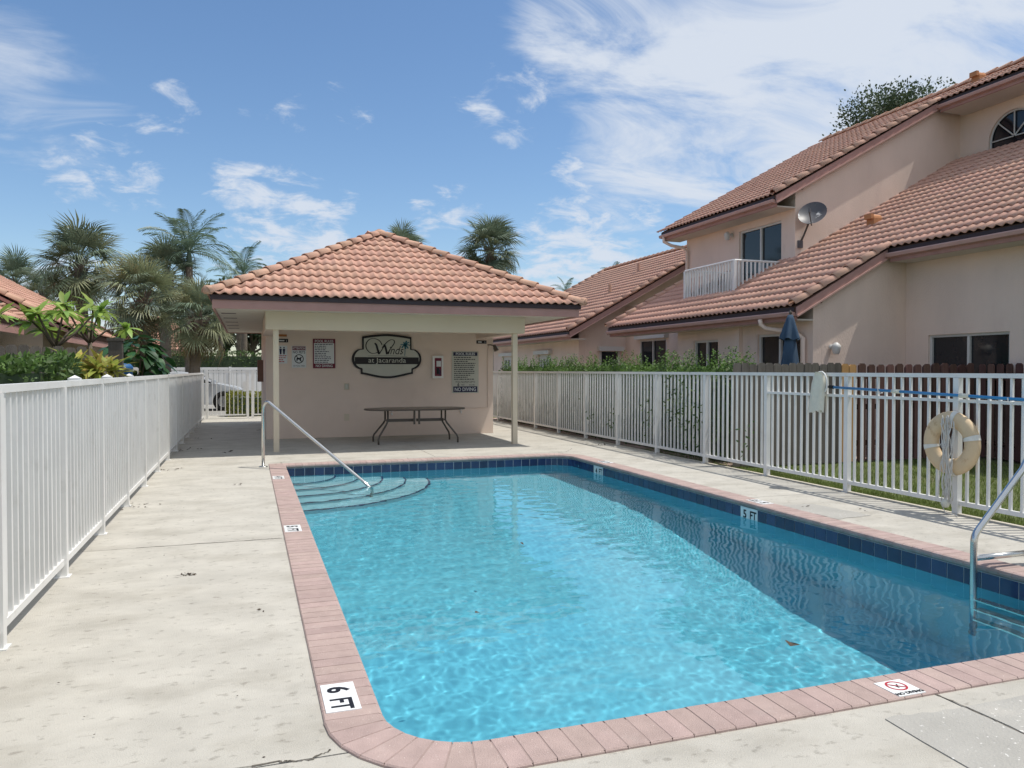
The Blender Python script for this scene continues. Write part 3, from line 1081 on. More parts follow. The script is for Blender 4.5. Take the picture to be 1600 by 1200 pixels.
def window_x(parent, x, y0, y1, z0, z1, mull=(.5,), fm='frame', depth=.09, fw=.05, awning=False, light=False, name='window'):
    w = part(name, MB().box(x + depth, x + depth + .02, y0, y1, z0, z1), 'glass', parent)
    fr = MB()
    xa, xb = x + depth - .045, x + depth - .002
    fr.box(xa, xb, y0, y0 + fw, z0, z1).box(xa, xb, y1 - fw, y1, z0, z1).box(xa, xb, y0 + fw, y1 - fw, z1 - fw, z1).box(xa, xb, y0 + fw, y1 - fw, z0, z0 + fw)
    part('frame', fr, fm, w)
    for t in mull:
        ym = y0 + (y1 - y0) * t
        part('mullion', MB().box(xa - .004, xb, ym - fw * .55, ym + fw * .55, z0 + fw, z1 - fw), fm, w)
    if awning:
        part('shutter_box', MB().box(x - .16, x - .002, y0 - .12, y1 + .12, z1 + .02, z1 + .15), 'frame', w)
    return w


# ------------------------------------------------------------------ townhouse on the right
house = thing('townhouse', 'two storey beige townhouse with balcony, staggered clay tile roofs and arched window', 'house', (12.4, 12, 0))


def zl(x):
    return 2.70 + S * (x - 9.46)


def zu(x):
    return 5.53 + S * (x - 11.40)


DX = TV * cs
BEX = 9.46 + 7 * DX
UEX = 11.40 + 16 * DX
YN = 3.0
HX = 17.0
part('wall', wall_x(9.90, 10.1, 11.66, 16.4, 0, 2.74, [(12.0, 13.3, .1, 2.22), (14.7, 15.7, .95, 2.18)]), 'stucco', house)
part('wall', MB().prism([(10.102, 0), (12.098, 0), (12.098, zl(12.098) - .2), (10.102, zl(10.102) - .2)], 'y', 11.66, 11.86), 'stucco', house)
part('wall', wall_x(12.10, 12.30, YN, 11.858, 0, zl(12.1) - .2, [(9.50, 11.13, .95, 2.15)]), 'stucco', house)
part('wall', wall_x(12.0, 12.2, 14.75, 19.4, 2.7, zu(12.0) - .18, [(15.24, 16.9, 3.02, 5.06)]), 'stucco', house)
part('wall', MB().prism([(12.202, zl(12.2) - .25), (HX, zl(HX) - .25), (HX, zu(HX) - .12), (12.202, zu(12.2) - .18)], 'y', 14.75, 14.95), 'stucco', house)
AWC, AWR = 13.33, .62
wb = MB()
zs, zsp = 6.68, 7.0
wb.box(HX, HX + .2, YN, AWC - AWR, zl(HX) - .3, 8.45).box(HX, HX + .2, AWC + AWR, 14.95, zl(HX) - .3, 8.45)
wb.box(HX, HX + .2, AWC - AWR, AWC + AWR, zl(HX) - .3, zs)
tp = [(AWC + AWR, 8.45), (AWC - AWR, 8.45)] + [(AWC - AWR * math.cos(math.pi * k / 20), zsp + AWR * math.sin(math.pi * k / 20)) for k in range(21)]
wb.prism(tp, 'x', HX, HX + .2)
part('wall', wb, 'stucco', house)
part('wall', wall_x(11.9, 11.998, 16.4, 23.2, 0, 3.6, [(20.35, 22.0, .95, 2.45)]), 'stucco', house)
part('wall', MB().box(12.2, 22, 19.2, 19.4, 0, 5.2), 'stucco', house)
part('wall', MB().box(10.102, 11.898, 16.2, 16.4, 0, 2.74), 'stucco', house)
part('pilaster', MB().box(9.81, 9.898, 13.80, 13.96, 0, 2.5), 'stucco', house)
# windows and doors
window_x(house, 9.90, 12.0, 13.3, .1, 2.22, name='door')
window_x(house, 9.90, 14.7, 15.7, .95, 2.18)
window_x(house, 12.10, 9.50, 11.13, .95, 2.15, fw=.045)
window_x(house, 12.0, 15.24, 16.9, 3.02, 5.06, name='balcony_door')
window_x(house, 11.9, 20.35, 22.0, .95, 2.45, awning=True, depth=.05)
ap = [(AWC + AWR, zs), (AWC + AWR, zsp)] + [(AWC + AWR * math.cos(math.pi * k / 20), zsp + AWR * math.sin(math.pi * k / 20)) for k in range(1, 20)] + [(AWC - AWR, zsp), (AWC - AWR, zs)]
aw = part('arched_window', MB().prism(ap, 'x', HX + .09, HX + .11), 'glass', house)
fr = MB()
outer = [(AWC + AWR * math.cos(math.pi * k / 20), zsp + AWR * math.sin(math.pi * k / 20)) for k in range(21)]
fr.tube([(HX + .06, AWC + AWR - .02, zs)] + [(HX + .06, AWC + (a - AWC) * .97, zsp + (b - zsp) * .97) for a, b in outer] + [(HX + .06, AWC - AWR + .02, zs)], .022, 6)
part('frame', fr, 'frame', aw)
for a in (0, 45, 90, 135, 180):
    c, s_ = math.cos(R(a)), math.sin(R(a))
    part('muntin', MB().tube([(HX + .055, AWC + .02 * c, zsp + .02 * s_), (HX + .055, AWC + AWR * .97 * c, zsp + AWR * .97 * s_)], .016, 6), 'frame', aw)
part('sill', MB().box(HX - .03, HX + .06, AWC - AWR - .06, AWC + AWR + .06, zs - .07, zs - .002), 'stucco', aw)


# roof decks under the tiles: (x0, x1, y0, y1, height function)
def deck_slab(x0, x1, y0, y1, zf, up=.035, th=.13):
    return MB().add([(x0, y0, zf(x0) - up - th), (x1, y0, zf(x1) - up - th), (x1, y1, zf(x1) - up - th), (x0, y1, zf(x0) - up - th),
                     (x0, y0, zf(x0) - up), (x1, y0, zf(x1) - up), (x1, y1, zf(x1) - up), (x0, y1, zf(x0) - up)],
                    [(0, 3, 2, 1), (4, 5, 6, 7), (0, 1, 5, 4), (1, 2, 6, 5), (2, 3, 7, 6), (3, 0, 4, 7)])


lroof = part('lower_roof', deck_slab(9.46, 11.99, 11.62, 14.798, zl), 'felt', house)
for a in ((9.46, 10.6, 14.80, 17.2), (9.46, 11.99, 17.202, 19.3), (11.992, 17.0, 11.62, 14.748), (BEX, 17.0, YN, 11.618), (10.602, 11.99, 14.80, 15.1)):
    part('roof_deck', deck_slab(*a, zl), 'felt', lroof)
LR = ((9.46, 12.0, 11.6, 15.1), (9.46, 10.62, 15.0, 17.3), (9.46, 12.0, 17.2, 19.35), (11.9, 17.05, 11.6, 14.8), (BEX - .02, 17.05, YN, 11.7))
LY0 = 11.6 - 26 * TU


def in_low(u, v):
    x, y = 9.46 + v * cs, LY0 + u
    return any(a <= x <= b and c <= y <= d for a, b, c, d in LR)


tile_roof(lroof, [((9.43, 19.35 - 0, 0), (0, -1, 0), (cs, 0, sn), (-sn, 0, cs), 0, 0, in_low)], 0) if False else None
# tiles run along -Y so that u x v points up and out
LYE = LY0 + 50 * TU


def low_test(u, v):
    return in_low(LYE - LY0 - u, v)


tile_roof(lroof, [((9.44, LYE, zl(9.44) - .01), (0, -1, 0), (cs, 0, sn), (-sn, 0, cs), 50, 26, low_test)], 290)
uroof = part('upper_roof', deck_slab(11.40, 17.1, 14.68, 19.8, zu), 'felt', house)
part('roof_deck', deck_slab(UEX, 17.1, YN, 14.678, zu), 'felt', uroof)
part('roof_deck', deck_slab(17.102, 22.8, YN, 19.8, lambda x: zu(17.1) - S * (x - 17.1)), 'far_tile', uroof)
UYE = 14.65 + 16 * TU


def up_test(u, v):
    x, y = 11.40 + v * cs, UYE - u
    return (11.38 <= x <= 17.1 and 14.62 <= y <= 20.0) or (UEX - .02 <= x <= 17.1 and YN <= y <= 14.8)


tile_roof(uroof, [((11.38, UYE, zu(11.38) - .01), (0, -1, 0), (cs, 0, sn), (-sn, 0, cs), 51, 20, up_test)], 280)


def rake(parent, x0, x1, y, zf, side=-1):
    caps((x0 - .03, y, zf(x0) + .0), (x1, y, zf(x1) + .0), parent, 'rake_tile', lift=-.01)
    part('rake_board', MB().prism([(x0, zf(x0) - .05), (x1, zf(x1) - .05), (x1, zf(x1) - .22), (x0, zf(x0) - .22)], 'y', y + side * .07, y + side * .03), 'fascia', parent)
    part('rake_trim', MB().prism([(x0, zf(x0) - .20), (x1, zf(x1) - .20), (x1, zf(x1) - .235), (x0, zf(x0) - .235)], 'y', y + side * .095, y + side * .072), 'gutter', parent)


rake(lroof, 9.46, BEX + .05, 11.63, zl)
rake(uroof, 11.40, UEX + .05, 14.71, zu)
rake(lroof, 9.46, 11.9, 19.32, zl, 1)
caps((17.1, YN, zu(17.1) + .0), (17.1, 19.8, zu(17.1) + .0), uroof, 'ridge_tile')


def eave(parent, x, y0, y1, zt, wall_x_, soff=True):
    part('fascia', MB().box(x + .03, x + .07, y0, y1, zt - .29, zt - .10), 'fascia', parent)
    part('drip_edge', MB().box(x - .01, x + .028, y0, y1, zt - .14, zt - .05), 'drip', parent)
    gt = MB()
    prof = [(x + .026, zt - .15), (x - .075, zt - .13), (x - .085, zt - .15), (x - .07, zt - .205), (x + .026, zt - .22)]
    gt.prism(prof, 'y', y0 - .02, y1 + .02)
    part('gutter', gt, 'gutter', parent)
    if soff:
        part('soffit', MB().box(x + .072, wall_x_ - .002, y0 + .02, y1 - .02, zt - .29, zt - .26), 'soffit', parent)


eave(lroof, 9.46, 11.64, 19.3, zl(9.46), 9.90)
eave(lroof, BEX, YN, 11.54, zl(BEX), 12.10)
eave(uroof, 11.40, 14.72, 19.8, zu(11.40), 12.0)
eave(uroof, UEX, YN, 14.62, zu(UEX), HX)
# downspouts, roof vents, lamps
part('downspout', MB().tube([(11.36, 19.6, 5.33), (11.36, 19.6, 5.20), (11.55, 19.5, 5.08), (11.85, 19.32, 5.0), (11.93, 19.28, 4.9), (11.93, 19.28, 4.1), (11.8, 19.25, 3.98)], .045, 8), 'stucco', house, smooth=True)
part('downspout', MB().tube([(9.40, 12.55, 2.48), (9.42, 12.55, 2.38), (9.5, 12.5, 2.30), (9.76, 11.95, 2.20), (9.83, 11.85, 2.1), (9.83, 11.85, 0)], .045, 8), 'stucco', house, smooth=True)


def roof_vent(parent, x, y, zf):
    z = zf(x)
    b = MB()
    pr = [(-.11, -.06), (-.11, .16)] + [(.11 * -math.cos(math.pi * k / 6), .16 + .09 * math.sin(math.pi * k / 6)) for k in range(1, 6)] + [(.11, .16), (.11, -.06)]
    b.prism([(y + a, z + c) for a, c in pr], 'x', x - .02, x + .20)
    o = part('roof_vent', b, 'vent', parent)
    part('vent_mouth', MB().box(x - .10, x - .021, y - .10, y + .10, z + .14, z + .25), 'vent', o)


roof_vent(lroof, 13.1, 13.6, zl)
roof_vent(uroof, 16.75, 14.1, zu)
roof_vent(lroof, 14.9, 9.6, zl)


def wall_lamp(parent, x, y, z, d):
    b = part('wall_lamp', MB().lathe([(.001, 0), (.05, 0), (.05, -.02), (.015, -.03), (.015, -.12)], (x, y, z), 10, 'x' if d[0] else 'y'), 'frame', parent)
    c = (x + d[0] * .14, y + d[1] * .14, z - .02)
    part('lamp_shade', MB().lathe([(.02, .10), (.06, .07), (.085, .03), (.085, .0), (.06, -.10), (.045, -.12), (.001, -.12)], c, 12), 'frame', b, smooth=True)


wall_lamp(house, 11.99, 17.2, 5.03, (-1, 0))
wall_lamp(house, 10.30, 11.65, 1.93, (0, -1))
# balcony
bal = part('balcony', MB().box(10.6, 12.0, 15.1, 17.2, 2.80, 3.0), 'stucco', house)
zt = 4.02
for pts in (((10.6, 15.1), (10.6, 17.2)), ((10.6, 15.1), (11.95, 15.1)), ((10.6, 17.2), (11.95, 17.2))):
    (xa, ya), (xb, yb) = pts
    part('rail', MB().tube([(xa, ya, zt + .01), (xb, yb, zt + .01)], .028, 6), 'alu', bal)
    part('rail', MB().tube([(xa, ya, 3.14), (xb, yb, 3.14)], .02, 6), 'alu', bal)
    L = math.hypot(xb - xa, yb - ya)
    k = round(L / .115)
    for i in range(0 if xa == xb else 1, k + 1):
        t = i / k
        w = .035 if i in (0, k) else .016
        part('baluster', MB().box(xa + (xb - xa) * t - w, xa + (xb - xa) * t + w, ya + (yb - ya) * t - w, ya + (yb - ya) * t + w, 3.004, zt), 'alu', bal)

# ------------------------------------------------------------------ house beyond the townhouse
farh = thing('tiled_house', 'single storey house with plain clay tile roof behind the pavilion and hedge', 'house', (12, 27, 0))


def zc(x):
    return 2.76 + S * (x - 9.60)


CY0, CY1, CRX = 22.4, 32.6, 15.7
part('wall', wall_x(10.2, 10.4, 23.0, 32.2, 0, 2.95, [(25.4, 26.7, .5, 2.05), (29.2, 30.9, .2, 2.05)]), 'stucco', farh)
part('wall', MB().prism([(10.402, 0), (19, 0), (19, zc(CRX) - S * 3.3 - .2), (CRX, zc(CRX) - .2), (10.402, zc(10.4) - .2)], 'y', 23.0, 23.2), 'stucco', farh)
part('wall', MB().prism([(10.402, 0), (19, 0), (19, zc(CRX) - S * 3.3 - .2), (CRX, zc(CRX) - .2), (10.402, zc(10.4) - .2)], 'y', 32.0, 32.2), 'stucco', farh)
for y0, y1, z0 in ((25.4, 26.7, .5), (29.2, 30.9, .2)):
    w = window_x(farh, 10.2, y0, y1, z0, 2.05, mull=(.27, .5, .73), awning=True, fw=.14)
wd = part('window', MB().box(11.0, 11.6, 22.985, 22.998, .95, 2.1), 'glass', farh)
part('frame', MB().box(10.93, 10.998, 22.96, 22.997, .95, 2.1).box(11.602, 11.67, 22.96, 22.997, .95, 2.1).box(11.0, 11.6, 22.955, 22.984, .88, .95), 'frame', wd)
part('shutter_box', MB().box(10.85, 11.75, 22.8, 22.997, 2.12, 2.27), 'frame', wd)
croof = part('roof', deck_slab(9.60, CRX, CY0, CY1, zc), 'felt', farh)
part('roof_deck', deck_slab(CRX + .002, 21.8, CY0, CY1, lambda x: zc(CRX) - S * (x - CRX)), 'far_tile', croof)
tile_roof(croof, [((9.58, CY1, zc(9.58) - .01), (0, -1, 0), (cs, 0, sn), (-sn, 0, cs), 31, 20, lambda u, v: v * cs < CRX - 9.55)], 280)
rake(croof, 9.60, CRX, CY0, zc)
rake(croof, 9.60, CRX, CY1 - .2, zc, 1)
caps((CRX, CY0, zc(CRX)), (CRX, CY1, zc(CRX)), croof, 'ridge_tile')
eave(croof, 9.60, CY0 + .02, CY1, zc(9.6), 10.2)
for x, y in ((12.3, 25.0), (14.1, 26.2)):
    part('vent_pipe', MB().tube([(x, y, zc(x) - .05), (x, y, zc(x) + .33)], .06, 8), 'cap', croof)

# ------------------------------------------------------------------ houses on the left and far behind
lh = thing('garden_house', 'beige house with clay tile roof behind the frangipani and weathered board fence', 'house', (-8, 20, 0))


def zd(x):
    return 2.55 - S * (x + 4.05)


def zd2(x):
    return 2.62 - S * (x + 4.75)


part('wall', MB().box(-12, -5.35, 13.0, 20.0, 0, 2.75), 'stucco', lh)
part('wall', MB().box(-12, -4.55, 20.6, 30, 0, 2.7), 'stucco', lh)
dr = part('roof', MB().add([(-3.9, 20.0, zd(-3.9) - .04), (-12, 20.0, zd(-12) - .04), (-12, 30, zd(-12) - .04), (-3.9, 30, zd(-3.9) - .04), (-3.9, 20.0, zd(-3.9) - .16), (-12, 20.0, zd(-12) - .16), (-12, 30, zd(-12) - .16), (-3.9, 30, zd(-3.9) - .16)],
                            [(3, 2, 1, 0), (4, 5, 6, 7), (0, 1, 5, 4), (2, 3, 7, 6), (3, 0, 4, 7), (1, 2, 6, 5)]), 'felt', lh)
part('roof_deck', MB().add([(-4.75, 12.6, zd2(-4.75) - .04), (-12, 12.6, zd2(-12) - .04), (-12, 19.95, zd2(-12) - .04), (-4.75, 19.95, zd2(-4.75) - .04), (-4.75, 12.6, zd2(-4.75) - .16), (-12, 12.6, zd2(-12) - .16), (-12, 19.95, zd2(-12) - .16), (-4.75, 19.95, zd2(-4.75) - .16)],
                            [(3, 2, 1, 0), (4, 5, 6, 7), (0, 1, 5, 4), (2, 3, 7, 6), (3, 0, 4, 7), (1, 2, 6, 5)]), 'felt', dr)
tile_roof(dr, [((-3.88, 20.0, zd(-3.88) - .01), (0, 1, 0), (-cs, 0, sn), (sn, 0, cs), 30, 26, lambda u, v: True),
               ((-4.73, 12.6, zd2(-4.73) - .01), (0, 1, 0), (-cs, 0, sn), (sn, 0, cs), 22, 24, lambda u, v: True)], 260)
caps((-3.85, 20.0, zd(-3.9)), (-12, 20.0, zd(-12)), dr, 'rake_tile', lift=-.01)
part('rake_board', MB().prism([(-3.9, zd(-3.9) - .05), (-12, zd(-12) - .05), (-12, zd(-12) - .13), (-3.9, zd(-3.9) - .13)], 'y', 19.95, 19.99), 'fascia', dr)
part('fascia', MB().box(-4.80, -4.76, 12.6, 19.9, zd2(-4.75) - .33, zd2(-4.75) - .08), 'fascia', dr)
part('fascia', MB().box(-3.96, -3.92, 20.0, 30, zd(-3.9) - .33, zd(-3.9) - .08), 'fascia', dr)


def small_house(label, x0, x1, y0, y1, he, group='far houses seen through the palms'):
    h = thing('distant_house', label, 'house', ((x0 + x1) / 2, (y0 + y1) / 2, 0), group)
    part('wall', MB().box(x0 + .6, x1 - .6, y0 + .6, y1 - .6, 0, he), 'stucco', h)
    hw = (y1 - y0) / 2
    ym = (y0 + y1) / 2
    zr = he + .5 * hw
    r = MB()
    r.v = [(x0, y0, he - .1), (x1, y0, he - .1), (x1, y1, he - .1), (x0, y1, he - .1), (x0 + hw, ym, zr), (x1 - hw, ym, zr)]
    r.f = [(0, 1, 5, 4), (1, 2, 5), (2, 3, 4, 5), (3, 0, 4), (3, 2, 1, 0)]
    ro = part('roof', r, 'far_tile', h)
    rows = MB()
    L = hw * math.sqrt(1.25)
    k = int(L / .36)
    for i in range(k):
        t = i / k
        rows.box(x0 + hw * t, x1 - hw * t, y0 + hw * t - .03, y0 + hw * t + .05, he - .1 + (zr - he + .1) * t - .01, he - .1 + (zr - he + .1) * t + .06)
    part('tile_course', rows, 'far_tile', ro)
    caps((x0, y0, he - .1), (x0 + hw, ym, zr), ro, 'hip_tile')
    caps((x1, y0, he - .1), (x1 - hw, ym, zr), ro, 'hip_tile')
    part('fascia', MB().box(x0, x1, y0 - .04, y0 - .005, he - .32, he - .08), 'fascia', h)
    for t in (.3, .7):
        xm = x0 + .6 + (x1 - x0 - 1.2) * t
        w = part('window', MB().box(xm - .6, xm + .6, y0 + .56, y0 + .598, 1.0, 2.2), 'glass', h)
        part('frame', MB().box(xm - .66, xm - .602, y0 + .55, y0 + .597, .94, 2.26).box(xm + .602, xm + .66, y0 + .55, y0 + .597, .94, 2.26), 'frame', w)
    return h


small_house('far house with red tiled hip roof between palm trunks above the gate', -8.4, -2.6, 46, 54, 2.7)
small_house('farthest low roof with red tiles left of the palm cluster', -13.0, -6.0, 36, 44, 2.9)

# ------------------------------------------------------------------ white picket fences
picket_me = {}


def picket(h, w=.0125):
    k = (round(h, 3), w)
    if k not in picket_me:
        picket_me[k] = MB().box(-w, w, -w, w, 0, h).mesh('picket', M['alu'])
    return picket_me[k]


def fence_y(name, label, x, ys_, top, bot, per, mid=None, mid_until=None):
    f = thing(name, label, 'fence', (x, ys_[0], 0))
    pm = MB().box(-.032, .032, -.032, .032, 0, top - .047).mesh('post', M['alu'])
    for y in ys_:
        inst('post', pm, f, T(x, y, 0))
        pc = MB().box(x - .05, x + .05, y - .05, y + .05, .0, .008)
        part('base_plate', pc, 'alu', f)
    for a, b in zip(ys_, ys_[1:]):
        part('top_rail', MB().box(x - .024, x + .024, a - (.032 if a == ys_[0] else 0), b - .002, top - .045, top), 'alu', f)
        part('bottom_rail', MB().box(x - .018, x + .018, a + .034, b - .034, bot, bot + .045), 'alu', f)
        if mid and b <= mid_until:
            part('mid_rail', MB().box(x - .018, x + .018, a + .034, b - .034, mid, mid + .032), 'alu', f)
        for i in range(1, per):
            y = a + (b - a) * i / per
            inst('picket', picket(top - .047 - bot - .01), f, T(x, y, bot + .01) @ RZ(rnd.uniform(-.05, .05)) @ Matrix.Rotation(rnd.uniform(-.004, .004), 4, 'X'))
    return f


RY = [6.02 + 1.545 * k for k in range(-2, 14)]
rf = fence_y('picket_fence', 'white metal picket fence along the houses, holding the life ring', 6.95, RY, 1.465, .10, 13, 1.165, 9.2)
LY = [6.30 + 1.52 * k for k in range(-2, 13)]
lf = fence_y('picket_fence', 'white metal picket fence running beside the bare deck to the gate', -1.28, LY, 1.42, .09, 13)

# gate at the far end of the deck
gate = thing('gate', 'white metal gate with vertical bars and latch box beside the pavilion', 'gate', (-.5, 25.1, 0))
for x in (-1.2, -.02, .12):
    part('gate_post', MB().box(x - .035, x + .035, 25.065, 25.135, 0, 1.5), 'alu', gate)
for x0, x1 in ((-1.16, -.06), (.16, .40)):
    part('gate_rail', MB().box(x0, x1, 25.08, 25.12, 1.42, 1.46), 'alu', gate)
    part('gate_rail', MB().box(x0, x1, 25.08, 25.12, .10, .14), 'alu', gate)
    k = round((x1 - x0) / .125)
    for i in range(k + 1):
        x = x0 + (x1 - x0) * i / k
        part('bar', MB().box(x - .011, x + .011, 25.089, 25.111, .141, 1.419), 'alu', gate)
part('latch_box', MB().box(-.16, -.02 - .04, 25.04, 25.079, .85, 1.15), 'alu', gate)

# plain vinyl fence behind the left picket fence
vf = thing('vinyl_fence', 'white solid vinyl fence with capped posts close behind the picket fence', 'fence', (-1.9, 12, 0))
for i in range(11):
    y = 3.6 + 2.15 * i
    capped = 9 < y < 15
    part('post', MB().box(-1.95, -1.85, y - .05, y + .05, 0, 1.385 if capped else 1.33), 'vinyl', vf)
    if capped:
        cp = MB().box(-1.962, -1.838, y - .062, y + .062, 1.386, 1.405)
        cp.add([(-1.955, y - .055, 1.406), (-1.845, y - .055, 1.406), (-1.845, y + .055, 1.406), (-1.955, y + .055, 1.406), (-1.9, y, 1.44)], [(0, 1, 4), (1, 2, 4), (2, 3, 4), (3, 0, 4)])
        part('post_cap', cp, 'vinyl', vf)
    if i < 10:
        part('rail', MB().box(-1.925, -1.875, y + .052, y + 2.098, 1.22, 1.30), 'vinyl_shade', vf)
        for k in range(14):
            a = y + .052 + k * 2.046 / 14
            part('board', MB().box(-1.912, -1.888, a + .003, a + 2.046 / 14 - .003, .05, 1.218), 'vinyl_shade', vf)


# ------------------------------------------------------------------ board fences
def dog_ear(w, h, t=.02):
    e = .03
    return [(-w / 2, 0), (w / 2, 0), (w / 2, h - e), (w / 2 - e, h), (-w / 2 + e, h), (-w / 2, h - e)]


wf = thing('board_fence', 'dog eared wooden board fence, grey then red, behind the lawn', 'fence', (7.1, 10.1, 0))
x = 7.14
i = 0
while x < 12.0:
    red = x > 9.35
    hgt = 1.60 + rnd.uniform(-.012, .02)
    me_ = 'wood_red' if red else 'wood_grey'
    if .0 < x - 9.20 < .17:
        me_ = 'wood_new'
    b = MB().prism([(a + x, c) for a, c in dog_ear(.138, hgt)], 'y', 10.08 + rnd.uniform(-.006, .006), 10.10)
    part('board', b, me_, wf)
    if red:
        b = MB().prism([(a + x + .10, c) for a, c in dog_ear(.138, hgt - rnd.uniform(0, .03))], 'y', 10.20, 10.22)
        part('board', b, 'wood_red', wf)
    x += (.198 if red else .148)
    i += 1
for z in (.25, .85, 1.35):
    part('rail', MB().box(7.08, 12.05, 10.13, 10.17, z, z + .085), 'wood_red', wf)
q0, q1 = Vector((12.0, 10.0, 0)), Vector((11.55, 7.6, 0))
qd = (q1 - q0).normalized()
rb_me = MB().prism(dog_ear(.138, 1.60), 'y', -.01, .01).mesh('board', M['wood_red'])
for i in range(12):
    q = q0 + qd * (.1 + .2 * i)
    inst('board', rb_me, wf, T(q.x, q.y, rnd.uniform(-.02, .015)) @ RZ(math.atan2(qd.y, qd.x)))
    q = q0 + qd * (.2 + .2 * i) + Vector((.11, 0, 0))
    inst('board', rb_me, wf, T(q.x, q.y, rnd.uniform(-.03, .005)) @ RZ(math.atan2(qd.y, qd.x)))
for z in (.25, 1.35):
    part('rail', MB().tube([(q0.x + .055, q0.y, z), (q1.x + .055, q1.y, z)], .035, 4), 'wood_red', wf)
lwf = thing('board_fence', 'low grey weathered board fence in front of the frangipani', 'fence', (-4, 12.6, 0))
p0, p1 = Vector((-7.2, 11.6, 0)), Vector((-2.35, 13.35, 0))
L = (p1 - p0).length
d = (p1 - p0).normalized()
k = int(L / .148)
bme = MB().prism(dog_ear(.142, 1.86), 'y', -.01, .01).mesh('board', M['wood_grey'])
for i in range(k):
    p = p0 + d * (L * (i + .5) / k)
    inst('board', bme, lwf, T(p.x, p.y, rnd.uniform(-.02, .015)) @ RZ(math.atan2(d.y, d.x)))
single('wooden_post', MB().box(-2.36, -2.14, 15.3, 15.5, 0, 2.02).box(-2.38, -2.12, 15.28, 15.52, 2.02, 2.07), 'wood_grey', 'thick grey wooden post with flat cap beside the yellow green plant', 'post', loc=(-2.25, 15.4, 0))
single('water_bin', MB().lathe([(.001, 0), (.2, 0), (.23, .3), (.24, 1.5), (.25, 1.52), (.25, 1.56), (.2, 1.62), (.001, 1.64)], (-2.45, 17.2, 0), 16), 'blue_tarp', 'narrow blue plastic barrel between wooden post and dark shrub', 'barrel', loc=(-2.45, 17.2, 0), smooth=True)

# wall and hedges beyond the gate
bw = thing('panel_fence', 'long white panel fence behind the parked car', 'fence', (-3, 38.5, 0))
for i in range(14):
    a = -16 + i * 1.9
    part('post', MB().box(a - .06, a + .06, 38.44, 38.56, 0, 1.65), 'vinyl', bw)
    for j in range(8):
        c = a + .062 + j * 1.776 / 8
        part('board', MB().box(c + .008, c + 1.776 / 8 - .008, 38.48, 38.52, .04, 1.5), 'vinyl', bw)
    part('rail', MB().box(a + .062, a + 1.838, 38.46, 38.54, 1.502, 1.62), 'vinyl', bw)


# ------------------------------------------------------------------ leaves, hedges, trees
def leaf_quad(b, p, d, w, L, nrm):
    d = d.normalized()
    s_ = d.cross(nrm)
    if s_.length < 1e-4:
        s_ = d.orthogonal()
    s_.normalize()
    m = p + d * L * .5
    b.add([p, m + s_ * w, p + d * L, m - s_ * w], [(0, 1, 2, 3)])


def hedge(name, label, box, n, size, m, m2=None, sprigs=0, core='hedge', seed=1, group=None, cat='hedge'):
    x0, x1, y0, y1, z0, z1 = box
    h = thing(name, label, cat, ((x0 + x1) / 2, (y0 + y1) / 2, 0), group)
    rr = random.Random(seed)
    ins = .10
    cb = MB().box(x0 + ins, x1 - ins, y0 + ins, y1 - ins, 0, z1 - ins - .04)
    part('inner_foliage', cb, 'tree_leaf', h)
    b1, b2 = MB(), MB()

    def bump(x, y):
        return .05 * math.sin(2.1 * x + 1.3 * y + seed) + .04 * math.sin(5.3 * y - 3.1 * x)
    ax, ay, at_ = (y1 - y0) * (z1 - z0), (x1 - x0) * (z1 - z0), (x1 - x0) * (y1 - y0) * 1.4
    for _ in range(n):
        q = rr.random() * (2 * ax + 2 * ay + at_)
        dep = rr.random() ** 2 * .16
        if q < 2 * ax:
            sgn = -1 if q < ax else 1
            p = Vector(((x0 + dep) if sgn < 0 else (x1 - dep), rr.uniform(y0, y1), rr.uniform(z0, z1)))
            nn = Vector((sgn, 0, .3))
        elif q < 2 * ax + 2 * ay:
            sgn = -1 if q < 2 * ax + ay else 1
            p = Vector((rr.uniform(x0, x1), (y0 + dep) if sgn < 0 else (y1 - dep), rr.uniform(z0, z1)))
            nn = Vector((0, sgn, .3))
        else:
            p = Vector((rr.uniform(x0, x1), rr.uniform(y0, y1), z1 - dep + .02))
            nn = Vector((0, 0, 1))
        p += nn.normalized() * bump(p.x, p.y)
        dd = Vector((rr.gauss(0, 1), rr.gauss(0, 1), rr.gauss(0, 1))).normalized() + nn * .7
        nr = Vector((rr.gauss(0, 1), rr.gauss(0, 1), rr.gauss(0, 1))) + nn
        s = size * rr.uniform(.6, 1.3)
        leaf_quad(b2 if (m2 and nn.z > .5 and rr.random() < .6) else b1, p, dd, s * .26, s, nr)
    for _ in range(sprigs):
        x, y = rr.uniform(x0 + .05, x1 - .05), rr.uniform(y0, y1)
        hh = rr.uniform(.06, .55) * (.25 + .75 * math.sin(1.7 * y + .6 * seed) ** 2)
        lx, ly = rr.uniform(-.15, .15), rr.uniform(-.15, .15)
        k = int(hh / .028) + 3
        for i in range(k):
            t = i / k
            p = Vector((x + lx * hh * t, y + ly * hh * t, z1 - .06 + hh * t))
            a = rr.uniform(0, 6.28)
            dd = Vector((math.cos(a), math.sin(a), .6))
            leaf_quad(b2 if m2 else b1, p, dd, size * .26, size * rr.uniform(.6, 1.0) * (1.1 - .4 * t), Vector((rr.gauss(0, .5), rr.gauss(0, .5), 1)))
    part('foliage', b1, m, h)
    if b2.v:
        part('young_shoots', b2, m2, h)
    return h


